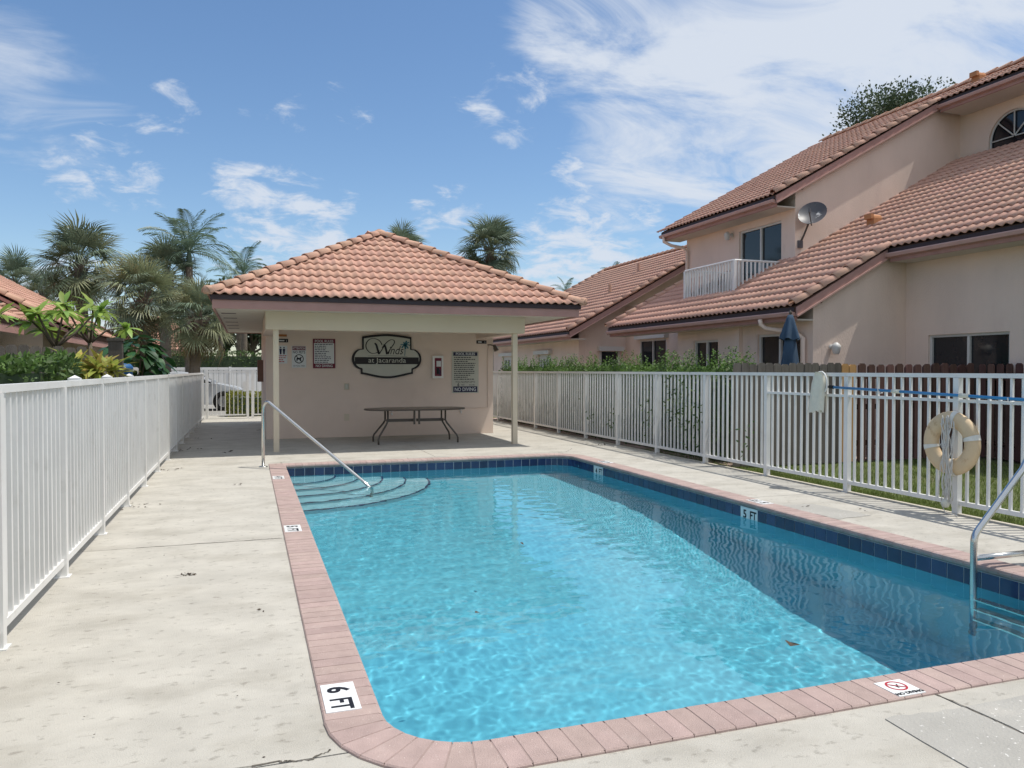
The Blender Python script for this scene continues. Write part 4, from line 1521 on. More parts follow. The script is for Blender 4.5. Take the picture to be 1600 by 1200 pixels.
hedge('hedge', 'tall bright green hedge growing behind the white picket fence before the houses', (7.25, 8.1, 10.6, 22.3, 0.0, 1.47), 21000, .07, 'hedge', 'hedge_bright', 1100, seed=3)
hedge('hedge', 'bushy mid green hedge behind the left picket fence under the board fence', (-6.6, -2.15, 9.9, 11.4, 0.0, 1.60), 14000, .09, 'hedge', 'hedge_bright', 0, seed=4)
hedge('hedge', 'low yellow green clipped hedge just outside the gate', (-.62, 1.6, 26.3, 27.2, 0, .72), 5000, .07, 'yellow_leaf', None, 0, seed=6)
hedge('hedge', 'long dark clipped hedge above the white panel fence', (-9.5, 6, 39.2, 40.3, 0, 2.3), 9000, .12, 'hedge', None, 0, seed=8)


def leaf_mesh(name, L, w, m, bend=.3, fold=.15, seg=4, tip=.0, petiole=0.0):
    """one broad leaf along +X, bent down, folded along its midrib"""
    b = MB()
    pr = []
    for i in range(seg + 1):
        t = i / seg
        ww = w * math.sin(math.pi * min(1, max(.04, t * .93 + .05))) ** .8 if 0 < i < seg else w * .10
        x = petiole + L * t * (1 - .12 * bend * t)
        z = -bend * L * t * t
        pr.append(((x, ww, z + fold * ww), (x, 0, z), (x, -ww, z + fold * ww)))
    b.v = [p for r in pr for p in r]
    for i in range(seg):
        o = 3 * i
        b.f += [(o, o + 3, o + 4, o + 1), (o + 1, o + 4, o + 5, o + 2)]
    if petiole:
        b.tube([(0, 0, 0), (petiole, 0, 0)], .006, 4, False)
    return b.mesh(name, M[m], smooth=True)


def aim(p, az, el, roll=0, s=1.0):
    return T(*p) @ RZ(az) @ Matrix.Rotation(-el, 4, 'Y') @ Matrix.Rotation(roll, 4, 'X') @ Matrix.Scale(s, 4)


plum_leaf = [leaf_mesh('leaf', .34, .05, 'plum', b_) for b_ in (.18, .35, .55)]


def frangipani(label, x, y, h, tips, seed):
    rr = random.Random(seed)
    t = thing('frangipani', label, 'shrub', (x, y, 0), 'frangipani behind the board fence')
    st = MB()
    fork = h - .55
    st.tube([(x, y, 0), (x + .02, y, fork * .5), (x, y, fork)], [.055, .045, .04], 7)
    tipl = []
    for k in range(tips):
        a = 6.283 * k / tips + rr.uniform(-.3, .3)
        r = rr.uniform(.25, .65)
        tp_ = (x + r * math.cos(a), y + r * math.sin(a), h + rr.uniform(-.35, .12))
        st.tube([(x, y, fork - .03), (x + .45 * r * math.cos(a), y + .45 * r * math.sin(a), fork + .22), tp_], [.022, .018, .014], 6)
        tipl.append(tp_)
    part('stem', st, 'bark', t, smooth=True)
    for tp_ in tipl:
        n = rr.randint(13, 17)
        a0 = rr.uniform(0, 6.28)
        for k in range(n):
            el = rr.uniform(-.25, .35) if k < n - 3 else rr.uniform(.7, 1.1)
            inst('leaf', rr.choice(plum_leaf), t, aim((tp_[0], tp_[1], tp_[2] - .05 * rr.random()), a0 + 6.283 * k / (n - 3) + rr.uniform(-.2, .2), el, rr.uniform(-.3, .3), rr.uniform(.75, 1.1)))
    return t


frangipani('leafy frangipani with large pale leaves at the picture edge above the grey boards', -4.15, 13.9, 2.42, 5, 21)
frangipani('tall thin frangipani rising against the red tile roof', -4.45, 14.8, 2.85, 4, 22)
frangipani('spreading frangipani with bright leaves over the end of the board fence', -2.9, 13.9, 2.42, 6, 23)
frangipani('frangipani with reaching branch beside the thick wooden post', -2.7, 15.6, 2.55, 6, 24)

crot_leaf = [leaf_mesh('leaf', .62, .055, 'crot', b_, .25, 5) for b_ in (.25, .5, .8)]
cp_ = thing('variegated_plant', 'yellow and green strap leaved plant rising behind the vinyl fence', 'plant', (-2.2, 13.0, 0))
rr = random.Random(31)
st = MB()
for k in range(5):
    a = 6.283 * k / 5
    st.tube([(-2.2, 13.0, 0), (-2.2 + .12 * math.cos(a), 13.0 + .12 * math.sin(a), .8), (-2.2 + .25 * math.cos(a), 13.0 + .25 * math.sin(a), 1.45)], .022, 6)
part('stem', st, 'bark', cp_)
for k in range(5):
    a = 6.283 * k / 5
    for j in range(22):
        inst('leaf', rr.choice(crot_leaf), cp_, aim((-2.2 + .25 * math.cos(a), 13.0 + .25 * math.sin(a), 1.42 + .09 * rr.random()), rr.uniform(0, 6.28), rr.uniform(-.2, 1.2), rr.uniform(-.4, .4), rr.uniform(.5, .88)))
br_leaf = [leaf_mesh('leaf', .34, .10, 'broad', b_, .1, 4) for b_ in (.25, .5)]
bs_ = thing('broadleaf_shrub', 'rounded dark green shrub with glossy leaves behind the left fence', 'shrub', (-2.7, 21.0, 0))
st = MB()
for k in range(6):
    a = 6.283 * k / 6
    st.tube([(-2.7, 21.0, 0), (-2.7 + .3 * math.cos(a), 21 + .3 * math.sin(a), 1.2), (-2.7 + .5 * math.cos(a), 21 + .5 * math.sin(a), 1.9)], .02, 5)
part('stem', st, 'bark', bs_)
for k in range(230):
    a, e_ = rr.uniform(0, 6.28), rr.uniform(-.9, 1.45)
    rad = rr.uniform(.72, 1.0)
    p = (-2.7 + .75 * rad * math.cos(a) * math.cos(e_), 21.0 + .75 * rad * math.sin(a) * math.cos(e_), 1.45 + .95 * rad * math.sin(e_))
    inst('leaf', rr.choice(br_leaf), bs_, aim(p, a + rr.uniform(-.5, .5), e_ * .5 - .5, rr.uniform(-.5, .5), rr.uniform(.75, 1.2)))


# palms
def fan_frond(m, n=32, seed=0, petiole=.75, L=.85, droop=.35):
    rr = random.Random(seed)
    b = MB()
    b.tube([(0, 0, 0), (petiole * .5, 0, .02), (petiole, 0, 0)], [.022, .014, .010], 4, False)
    for i in range(n):
        a = R(-125 + 250 * i / (n - 1)) + rr.uniform(-.04, .04)
        ll = L * (1.0 - .35 * (abs(a) / R(125)) ** 2) * rr.uniform(.9, 1.08)
        dx, dy = math.cos(a), math.sin(a)
        cup = .22 * abs(math.sin(a))
        dr_ = droop * rr.uniform(.6, 1.5)
        w0, w1 = .007, .019
        p0 = (petiole - .02, 0, 0)
        p1 = (petiole + dx * ll * .55, dy * ll * .55, ll * .55 * cup - dr_ * ll * .08)
        p2 = (petiole + dx * ll * .9, dy * ll * .9, ll * .7 * cup - dr_ * ll * .55)
        nx, ny = -dy, dx
        b.add([(p0[0] + nx * w0, p0[1] + ny * w0, p0[2]), (p0[0] - nx * w0, p0[1] - ny * w0, p0[2]),
               (p1[0] + nx * w1, p1[1] + ny * w1, p1[2]), (p1[0] - nx * w1, p1[1] - ny * w1, p1[2]), p2], [(0, 1, 3, 2), (2, 3, 4)])
    return b.mesh('frond', M[m])


FAN = [fan_frond('fan', seed=k, droop=.25 + .25 * k) for k in range(3)]
FANL = [fan_frond('fan_light', seed=10 + k, droop=.4 + .3 * k) for k in range(3)]
DRY = [fan_frond('dry', seed=20 + k, droop=1.0) for k in range(2)]


def fan_palm(label, x, y, h, r, n=46, light=.15, dry=.1, seed=0, trunk_r=.17, skirt=False):
    rr = random.Random(seed)
    t = thing('fan_palm', label, 'palm tree', (x, y, 0), 'fan palms')
    lx, ly = rr.uniform(-.3, .3), rr.uniform(-.3, .3)
    tb = MB()
    pts, rs = [], []
    for i in range(13):
        q = i / 12
        pts.append((x + lx * q * q, y + ly * q * q, h * q))
        rs.append(trunk_r * (1.15 - .25 * q) * (1.0 + (.10 if i % 2 else -.03)))
    tb.tube(pts, rs, 10)
    part('trunk', tb, 'trunk', t)
    top = (x + lx, y + ly, h)
    boots = MB()
    for k in range(26):
        a, q = rr.uniform(0, 6.28), rr.uniform(-1.0, .1)
        c, s_ = math.cos(a), math.sin(a)
        boots.tube([(top[0] + trunk_r * .8 * c, top[1] + trunk_r * .8 * s_, h + q), (top[0] + (trunk_r + .16) * c, top[1] + (trunk_r + .16) * s_, h + q + .32)], [.045, .02], 4)
    part('leaf_bases', boots, 'trunk', t)
    sc = r / 1.6
    for k in range(n):
        q = (k + .5) / n
        el = R(88 - 150 * q ** .85) + rr.uniform(-.12, .12)
        az = k * 2.39996 + rr.uniform(-.25, .25)
        dryf = q > 1 - dry
        pool_ = DRY if dryf else (FANL if rr.random() < light * (.5 + q) else FAN)
        inst('frond', rr.choice(pool_), t, aim((top[0], top[1], h + .1 - .35 * q), az, el, rr.uniform(-.5, .5), sc * rr.uniform(.88, 1.1)))
    return t


def at_px(px, depth):
    a = (px - 800) / F_PX
    return (a * math.cos(YAW) + math.sin(YAW)) * depth, (math.cos(YAW) - a * math.sin(YAW)) * depth


def zpx(py, depth):
    return CAM_H + (578 - py) / F_PX * depth


for label, px, py, dep, r, n, lg, dr_, sd, tr in (
        ('full round fan palm standing clear against the sky at left', 133, 408, 31, 2.1, 50, .35, .06, 1, .22),
        ('dark fan palm with drooping crown at the left picture edge', 14, 440, 38, 1.9, 40, .05, .08, 2, .2),
        ('shadowed fan palm between the edge palm and the round crowned palm', 80, 462, 35, 1.6, 36, .05, .12, 3, .2),
        ('large pale fan palm with wide messy crown in the left cluster', 232, 462, 26, 1.75, 52, .6, .08, 4, .2),
        ('upper fan palm of the left cluster below the feather palm', 258, 428, 30, 1.7, 46, .35, .05, 5, .2),
        ('leaning fan palm of the left cluster with low hanging fronds by the pavilion eave', 302, 492, 25, 1.5, 46, .6, .12, 6, .17),
        ('tall fan palm behind the pavilion roof, round head above the hip', 768, 390, 38, 2.0, 62, .2, .05, 7, .2),
        ('fan palm mostly hidden, frond tips peeking over the pavilion ridge', 634, 392, 40, 1.8, 46, .3, .0, 8, .2)):
    X_, Y_ = at_px(px, dep)
    fan_palm(label, X_, Y_, zpx(py, dep) - .1, r, n, lg, dr_, sd, tr)


def feather_frond(L=2.6, n=34, seed=0, droop=1.0):
    rr = random.Random(seed)
    b = MB()

    def P(t):
        return Vector((L * (t - .18 * droop * t ** 3), 0, L * (.10 * t - .42 * droop * t ** 2.4)))
    b.tube([tuple(P(i / 8)) for i in range(9)], [.028 - .003 * i for i in range(9)], 4, False)
    for i in range(n):
        t = .10 + .9 * i / (n - 1)
        p = P(t)
        tg = (P(min(1, t + .02)) - P(t - .02)).normalized()
        ll = .62 * math.sin(math.pi * (.16 + .78 * t)) ** .7 * rr.uniform(.9, 1.1)
        for s_ in (-1, 1):
            d = (tg * .55 + Vector((0, s_ * .9, rr.uniform(-.05, .3)))).normalized()
            m_ = p + d * ll * .5
            e_ = p + d * ll * .95 + Vector((0, 0, -.32 * ll))
            w = Vector((.018, 0, 0))
            b.add([p + w * .4, p - w * .4, m_ - w, m_ + w, e_], [(0, 1, 2, 3), (3, 2, 4)])
    return b.mesh('frond', M['feather'])


FE = [feather_frond(seed=k, droop=.7 + .35 * k) for k in range(3)]


def feather_palm(label, x, y, h, n, sc, seed):
    rr = random.Random(seed)
    t = thing('feather_palm', label, 'palm tree', (x, y, 0), 'feather palms')
    pts = [(x, y, h * i / 10) for i in range(11)]
    part('trunk', MB().tube(pts, [.19 - .006 * i + (.008 if i % 2 else 0) for i in range(11)], 10), 'trunk', t, smooth=True)
    part('crownshaft', MB().tube([(x, y, h), (x, y, h + .35), (x, y, h + .8)], [.12, .10, .05], 8), 'feather', t, smooth=True)
    for k in range(n):
        q = (k + .5) / n
        inst('frond', rr.choice(FE), t, aim((x, y, h + .6), k * 2.39996 + rr.uniform(-.2, .2), R(82 - 95 * q) + rr.uniform(-.1, .1), rr.uniform(-.3, .3), sc * rr.uniform(.9, 1.1)))


for label, px, py, dep, n, sc, sd in (('tall feather palm rising above the left fan palm cluster', 297, 418, 30, 22, .80, 1),
                                      ('feather palm behind the left hip of the pavilion', 382, 446, 42, 14, .8, 2),
                                      ('small far palm above the ridge of the single storey house', 957, 443, 62, 13, .55, 3),
                                      ('palm tips low over the pavilion right hip', 884, 470, 58, 12, .55, 4),
                                      ('slim palm with pale trunk beyond the gate left of centre', 345, 500, 46, 14, .9, 5),
                                      ('slim palm with pale trunk beyond the gate beside the pavilion wall', 374, 486, 43, 14, .9, 6)):
    X_, Y_ = at_px(px, dep)
    feather_palm(label, X_, Y_, zpx(py, dep), n, sc, sd)


def leafy_tree(label, x, y, h, r, n, size, seed, trunk=.22, flat=.75, name='shade_tree'):
    rr = random.Random(seed)
    t = thing(name, label, 'tree', (x, y, 0), 'leafy trees behind the houses')
    tb = MB().tube([(x, y, 0), (x + .1, y, h * .35), (x, y + .1, h - r * flat)], [trunk, trunk * .8, trunk * .55], 9)
    cl = []
    for k in range(26):
        a, e_ = rr.uniform(0, 6.28), rr.uniform(-.5, 1.5)
        q = rr.uniform(.45, .92)
        c = Vector((x + r * q * math.cos(a) * math.cos(e_), y + r * q * math.sin(a) * math.cos(e_), h - r * flat * .3 + r * flat * q * math.sin(e_)))
        cl.append((c, r * rr.uniform(.16, .34)))
        if k < 12:
            tb.tube([(x, y, h - r * flat * 1.1), tuple((c + Vector((x, y, h - r * flat))) / 2), tuple(c)], [trunk * .4, trunk * .22, .02], 5)
    part('trunk', tb, 'bark', t)
    b = MB()
    for _ in range(n):
        c, cr = rr.choice(cl)
        v = Vector((rr.gauss(0, 1), rr.gauss(0, 1), rr.gauss(0, .8)))
        v = v.normalized() * cr * rr.random() ** .4 * rr.choice((1, 1, 1, 1.25))
        s = size * rr.uniform(.6, 1.3)
        leaf_quad(b, c + v, v.normalized() + Vector((rr.gauss(0, .7), rr.gauss(0, .7), rr.gauss(0, .7))), s * .3, s, Vector((rr.gauss(0, 1), rr.gauss(0, 1), 1)))
    part('crown', b, 'tree_leaf', t)


X_, Y_ = at_px(1395, 33)
leafy_tree('leafy tree crown rising behind the upper roof of the townhouse', X_, Y_, zpx(196, 33) - .1, 3.3, 15000, .13, 41, flat=.6)
X_, Y_ = at_px(1232, 36)
leafy_tree('small leafy tuft just above the far end of the townhouse roof', X_, Y_, zpx(262, 36) - .4, 1.2, 3000, .12, 42)
for px, dep, hh, r_, sd, lb_ in ((352, 52, 5.4, 3.4, 43, 'dark leafy tree far beyond the gate'), (395, 50, 4.9, 2.8, 44, 'dark leafy tree next to the pavilion wall, beyond the gate'),
                                (272, 60, 3.9, 2.6, 45, 'dark leafy tree behind the left palm cluster')):
    X_, Y_ = at_px(px, dep)
    leafy_tree(lb_, X_, Y_, hh, r_, 4200, .34, sd)

# vines on the fence
vn = MB()
rr = random.Random(51)
for cxv, czv, sy_, sz_, k in ((11.45, .95, .45, .5, 330), (10.95, .65, .30, .4, 150), (12.5, .7, .18, .5, 90), (13.9, .5, .2, .3, 70), (15.0, .6, .3, .3, 60), (9.6, .5, .15, .3, 40)):
    for _ in range(k):
        p = Vector((6.95 + rr.gauss(.05, .07), cxv + rr.gauss(0, sy_ * .5), czv + rr.gauss(0, sz_ * .5)))
        leaf_quad(vn, p, Vector((rr.gauss(-.3, 1), rr.gauss(0, 1), rr.gauss(-.3, 1))), .016, .06, Vector((-1, rr.gauss(0, .6), rr.gauss(0, .6))))
single('climbing_vine', vn, 'hedge', 'thin green creeper leaves poking through the white pickets', 'vine', kind='stuff')

# ------------------------------------------------------------------ parked car beyond the gate
CX, CY = -.05, 31.2   # front bumper end and centre line
car = thing('parked_car', 'silver white sedan parked beyond the gate, only its front showing', 'car', (CX - 2.2, CY, 0))
side = [(-4.45, .35), (-4.5, .62), (-4.42, .92), (-3.85, .98), (-3.3, 1.32), (-2.5, 1.44), (-1.75, 1.38), (-1.05, 1.0), (-.35, .86), (-.06, .72), (0, .5), (-.04, .3), (-.3, .22), (-4.2, .22)]
secs = []
for sy_ in (-.9, -.86, -.7, .7, .86, .9):
    q = abs(sy_)
    row = []
    for (xx, z) in side:
        wz = z
        yy = sy_
        if z > .95:
            yy = sy_ * (1 - .22 * (z - .95) / .5)
        if q > .88:
            wz = z * .985 + .01
        if xx > -.4:
            yy *= .93
        row.append((CX + xx * (1 if q < .8 else .992), CY + yy, wz))
    secs.append(row)
b = MB()
n = len(side)
for row in secs:
    b.v += row
for i in range(len(secs) - 1):
    for k in range(n):
        k2 = (k + 1) % n
        b.f.append((i * n + k, i * n + k2, (i + 1) * n + k2, (i + 1) * n + k))
b.f += [tuple(range(n)), tuple(range(5 * n, 6 * n))[::-1]]
body = part('body', b, 'car', car)
for wx in (-.82, -3.6):
    for sy_ in (-1, 1):
        part('wheel_arch', MB().lathe([(.37, 0), (.37, -.02 * sy_), (.001, -.02 * sy_)], (CX + wx, CY + sy_ * .885, .34), 20, 'y'), 'rubber', car)
        w = part('wheel', MB().lathe([(.20, .0), (.31, .0), (.335, .05), (.335, .17), (.31, .21), (.20, .21)], (CX + wx, CY + (.92 if sy_ > 0 else -.92) - (.20 if sy_ > 0 else .01), .335), 24, 'y'), 'rubber', car, smooth=False)
        part('rim', MB().lathe([(.001, 0), (.05, -.005), (.06, .02), (.19, .02), (.205, 0)], (CX + wx, CY + (.93 if sy_ > 0 else -.925), .335), 16, 'y'), 'rim', w)
for sy_ in (-1, 1):
    part('side_window', MB().prism([(CX - 3.2, 1.0), (CX - 1.15, 1.0), (CX - 1.8, 1.30), (CX - 2.5, 1.355), (CX - 3.15, 1.27)], 'y', CY + sy_ * .80, CY + sy_ * .872), 'glass', car)
    part('headlight', MB().prism([(CX - .45, .70), (CX - .12, .62), (CX - .12, .72), (CX - .4, .80)], 'y', CY + sy_ * .70, CY + sy_ * .872), 'lens', car)
    part('wing_mirror', MB().box(CX - 1.25, CX - 1.12, CY + sy_ * .88, CY + sy_ * 1.02, .98, 1.10), 'car', car)
part('windscreen', MB().add([(CX - 1.05, CY - .72, 1.005), (CX - 1.05, CY + .72, 1.005), (CX - 1.72, CY + .64, 1.385), (CX - 1.72, CY - .64, 1.385)], [(0, 1, 2, 3)]), 'glass', car)

# ------------------------------------------------------------------ handrail, ladder
hr = MB()
A, B = Vector((.21, 12.45, 0)), Vector((1.64, 10.98, 0))
dh = (B - A)
pts = [(.21, 12.45, .0), (.21, 12.45, .82)]
for k in range(1, 8):
    a = math.pi * k / 8 * .82
    q = .10 * (1 - math.cos(a)) / dh.length
    pts.append((.21 + dh.x * q, 12.45 + dh.y * q, .82 + .13 * math.sin(a) + .06))
q0 = Vector(pts[-1])
q1 = Vector((1.55, 11.08, -.10))
pts += [tuple(q0 + (q1 - q0) * t) for t in (.33, .66, 1.0)]
pts += [(1.63, 10.99, -.18), (1.655, 10.965, -.27), (1.655, 10.965, -.95)]
handrail = thing('pool_handrail', 'bent stainless steel handrail descending into the corner pool steps', 'handrail', (.21, 12.45, 0))
receivers.append(part('rail', hr.tube(pts, .024, 12), 'steel', handrail, smooth=True))
part('flange', MB().lathe([(.001, .016), (.03, .016), (.065, .010), (.07, .0), (.001, 0)], (.21, 12.45, 0.001), 18), 'steel', handrail, smooth=True)

lad = thing('pool_ladder', 'stainless steel pool ladder at the tiled edge near the right frame', 'ladder', (5.1, 4.0, 0))
for y in (4.26, 3.74):
    p = [(5.09, y, -1.15), (5.09, y, -.5), (5.09, y, .22)]
    for k in range(1, 5):
        a = R(48) * k / 4
        p.append((5.09 + .12 * (1 - math.cos(a)), y, .22 + .12 * math.sin(a)))
    p += [(5.58, y, .745)]
    for k in range(1, 9):
        a = R(42) + R(138) * 0 - R(132) * k / 8
        p.append((5.58 + .17 * (math.sin(R(42)) * 0 + math.cos(a) * 0 + k / 8 * 1.0) * 1.0, y, .745 + .10 * math.sin(math.pi * k / 8) - .02 * k / 8))
    p += [(5.82, y, .60), (5.86, y, .0)]
    receivers.append(part('rail', MB().tube(p, .0245, 12), 'steel', lad, smooth=True))
    part('brace', MB().tube([(5.10, y, .10), (5.855, y, .10)], .0215, 10), 'steel', lad, smooth=True)
    part('flange', MB().lathe([(.001, .016), (.03, .016), (.06, .01), (.065, .0)], (5.86, y, .001), 16), 'steel', lad, smooth=True)
for z in (-.28, -.53, -.78):
    receivers.append(part('tread', MB().box(5.05, 5.13, 3.77, 4.23, z - .015, z + .015), 'steel', lad))

# ------------------------------------------------------------------ life ring, rope, skimmer
LRX, LRY, LRZ = 6.845, 6.0, .745
ring = thing('life_ring', 'tan foam life ring with white straps hung on the picket fence', 'life ring', (LRX, LRY, LRZ))
tb = MB()
nseg, ms = 40, 14
for i in range(nseg):
    a = 2 * math.pi * i / nseg
    for k in range(ms):
        q = 2 * math.pi * k / ms
        rr_ = .245 + .085 * math.cos(q)
        tb.v.append((LRX + .055 * math.sin(q), LRY + rr_ * math.cos(a), LRZ + rr_ * math.sin(a)))
for i in range(nseg):
    for k in range(ms):
        tb.f.append((i * ms + k, ((i + 1) % nseg) * ms + k, ((i + 1) % nseg) * ms + (k + 1) % ms, i * ms + (k + 1) % ms))
part('ring_body', tb, 'foam', ring, smooth=True)
for a in (R(100), R(165), R(-12), R(-98)):
    sb = MB()
    for j, da in enumerate((-.085, .085)):
        for k in range(ms):
            q = 2 * math.pi * k / ms
            rr_ = .245 + .089 * math.cos(q)
            sb.v.append((LRX + .059 * math.sin(q), LRY + rr_ * math.cos(a + da), LRZ + rr_ * math.sin(a + da)))
    sb.f = [(k, ms + k, ms + (k + 1) % ms, (k + 1) % ms) for k in range(ms)]
    part('strap', sb, 'strap', ring, smooth=True)
rp = MB()
rr = random.Random(61)
for k in range(14):
    y0, x0 = LRY - .02 + rr.uniform(-.055, .055), LRX - .07 - rr.uniform(0, .03)
    zt_, zb_ = LRZ + .24 + rr.uniform(-.06, .06), rr.uniform(.10, .28)
    pts = []
    for i in range(11):
        t = i / 10
        pts.append((x0 + rr.uniform(-.008, .008), y0 + rr.uniform(-.012, .012) + .05 * math.sin(3 * t + k), zt_ + (zb_ - zt_) * t))
    rp.tube(pts, .0052, 5)
rp.tube([(LRX - .09, LRY + .0 + .05 * math.cos(a * .8), LRZ - .02 + .028 * math.sin(a * 1.9)) for a in range(14)], .0055, 5)
pts = [(LRX - .08, LRY - .01, .14), (LRX - .03, LRY + .08, .09), (LRX - .05, LRY + .02, .03), (LRX - .0, LRY - .05, .012), (LRX - .04, LRY - .12, .012)]
rp.tube(pts, .0052, 5)
rope = single('throw_rope', rp, 'rope', 'coiled white rope hanging through the life ring to the ground', 'rope', smooth=True, loc=(LRX - .08, LRY + .05, .14))
part('float', MB().lathe([(.001, -.045), (.03, -.035), (.045, 0), (.03, .035), (.001, .045)], (LRX - .085, LRY - .01, .13), 14), 'net', rope, smooth=True)

sk = thing('leaf_skimmer', 'leaf net with blue telescopic pole stored along the picket fence', 'pool net', (6.87, 7.8, 1.28))
P0, P1 = Vector((6.885, 7.75, 1.285)), Vector((6.885, 3.7, 1.18))
dp = P1 - P0
part('pole', MB().tube([tuple(P0), tuple(P1)], .0165, 10), 'blue_pole', sk, smooth=True)
for t in (.245, .46, .75):
    c = P0 + dp * t
    part('pole_collar', MB().tube([tuple(c - dp.normalized() * .055), tuple(c + dp.normalized() * .055)], .024, 10), 'net', sk, smooth=True)
part('net_socket', MB().tube([tuple(P0 + Vector((0, -.02, 0))), tuple(P0 + Vector((0, .06, .004)))], .022, 8), 'rubber', sk)
hoop = []
for k in range(13):
    a = R(-75 + 300 * k / 12)
    hoop.append((6.86, 7.93 + .11 * math.cos(a), 1.33 + .15 * math.sin(a)))
part('hoop', MB().tube(hoop, .010, 6), 'alu', sk, smooth=True)
nb = MB()
rr = random.Random(71)
cols, rows = 20, 10
for j in range(rows + 1):
    t = j / rows
    for i in range(cols):
        a = 2 * math.pi * i / cols
        wy = (.105 + .03 * t) * (.45 + .55 * min(1, t * 3 + .25))
        wx_ = .045 * (1 - .25 * t)
        rip = 1 + .10 * math.sin(5 * a + 1.5 * t)
        nb.v.append((6.855 + wx_ * math.cos(a) * rip, 7.95 + .07 * t + wy * math.sin(a) * rip, 1.475 - .50 * t + (rr.uniform(-.03, .03) if j == rows else 0)))
for j in range(rows):
    for i in range(cols):
        nb.f.append((j * cols + i, j * cols + (i + 1) % cols, (j + 1) * cols + (i + 1) % cols, (j + 1) * cols + i))
nb.f.append(tuple(range(cols)))
part('net_bag', nb, 'net', sk, smooth=True)
for y in (7.0, 5.4):
    c = P0 + dp * ((7.75 - y) / 4.05)
    part('hook', MB().tube([(6.93, y, c.z - .03), (6.87, y, c.z - .035), (6.862, y, c.z + .01)], .006, 6), 'alu', sk)

# ------------------------------------------------------------------ table on the porch
TX, TY, TZ = 3.28, 15.75, .705
tbl = thing('patio_table', 'long oval brown patio table with bent metal legs on the porch', 'table', (TX, TY, 0))
ov = [(TX + 1.04 * math.copysign(abs(math.cos(a)) ** .8, math.cos(a)), TY + .52 * math.copysign(abs(math.sin(a)) ** .85, math.sin(a))) for a in [2 * math.pi * k / 48 for k in range(48)]]
part('tabletop', MB().prism(ov, 'z', TZ - .022, TZ), 'tabletop', tbl)
part('rim', MB().tube([(x, y, TZ - .013) for x, y in ov + ov[:1]], .017, 6, False), 'bronze', tbl, smooth=True)
for sx in (-1, 1):
    for sy_ in (-1, 1):
        part('leg', MB().tube([(TX + sx * .60, TY + sy_ * .17, TZ - .03), (TX + sx * .60, TY + sy_ * .17, .46), (TX + sx * .63, TY + sy_ * .19, .40), (TX + sx * .80, TY + sy_ * .33, .16), (TX + sx * .82, TY + sy_ * .35, .10), (TX + sx * .82, TY + sy_ * .35, 0)], .019, 8), 'bronze', tbl, smooth=True)
    part('stretcher', MB().box(TX + sx * .02, TX + sx * .6, TY - .02, TY + .02, .43, .49), 'bronze', tbl)
    part('cross_bar', MB().tube([(TX + sx * .6, TY - .17, .46), (TX + sx * .6, TY + .17, .46)], .015, 6), 'bronze', tbl)
for sx in (-.05, .05):
    part('centre_strut', MB().box(TX + sx - .018, TX + sx + .018, TY - .17, TY - .13, .38, TZ - .03), 'bronze', tbl)

# ------------------------------------------------------------------ signs on the porch wall
SY = WY - .004


def wall_px(px, py):
    a = (px - 800) / F_PX
    d_ = SY / (math.cos(YAW) - a * math.sin(YAW))
    return (a * math.cos(YAW) + math.sin(YAW)) * d_, CAM_H + (578 - py) / F_PX * d_


U_, V_, W_ = (1, 0, 0), (0, 0, 1), (0, -1, 0)


def flat(poly, y0, y1):
    return MB().prism(poly, 'y', y0, y1)


def rect(x0, x1, z0, z1):
    return [(x0, z0), (x1, z0), (x1, z1), (x0, z1)]


def sign_frame(name, label, px0, py0, px1, py1, m, cat='sign'):
    x0, z1 = wall_px(px0, py0)
    x1, z0 = wall_px(px1, py1)
    zz0 = wall_px((px0 + px1) / 2, py1)[1]
    zz1 = wall_px((px0 + px1) / 2, py0)[1]
    s = thing(name, label, cat, ((x0 + x1) / 2, SY, (zz0 + zz1) / 2))
    part('panel', flat(rect(x0, x1, zz0, zz1), SY - .012, SY), m, s)
    return s, x0, x1, zz0, zz1


def band(s, x0, x1, z0, z1, m, name='band'):
    return part(name, flat(rect(x0, x1, z0, z1), SY - .0145, SY - .0122), m, s)


def fine_print(s, x0, x1, z0, z1, rows_, m, seed):
    rr = random.Random(seed)
    b = MB()
    h = (z1 - z0) / rows_
    for i in range(rows_):
        z = z1 - h * (i + .5)
        x = x0
        end = x0 + (x1 - x0) * rr.choice((1, .95, .9, .6, .75))
        while x < end - .015:
            w = min(rr.uniform(.02, .07), end - x)
            b.add([(x, SY - .0150, z - h * .22), (x + w, SY - .0150, z - h * .22), (x + w, SY - .0150, z + h * .22), (x, SY - .0150, z + h * .22)], [(0, 1, 2, 3)])
            x += w + .012
    part('fine_print', b, m, s)


# restroom notice
s, x0, x1, z0, z1 = sign_frame('restroom_sign', 'small white restroom notice with two figures beside the porch post', 433.5, 540, 449, 568, 'sign_white')
pb = MB()
for cxp in (-.035, .035):
    c = (x0 + x1) / 2 + cxp
    pb.lathe([(.001, 0), (.016, 0), (.016, .001), (.001, .0012)], (c, SY - .0160, z1 - .045), 10, 'y')
    pb.add([(c - .026, SY - .015, z1 - .07), (c + .026, SY - .015, z1 - .07), (c + .014, SY - .015, z1 - .19), (c - .014, SY - .015, z1 - .19)], [(0, 1, 2, 3)])
part('figures', pb, 'navy_ink', s)
fine_print(s, x0 + .02, x1 - .02, z0 + .02, z0 + .19, 4, 'red_ink', 2)
s, x0, x1, z0, z1 = sign_frame('unit_plate', 'small black number plate beside the left porch post', 435, 529.5, 450.5, 535, 'sign_dark')
band(s, x0 + .02, x1 - .08, (z0 + z1) / 2 - .012, (z0 + z1) / 2 + .012, 'sign_white', 'plate_print')
text('1', s, (x1 - .035, SY - .014, (z0 + z1) / 2 - .025), U_, V_, W_, .06, 'sign_white')
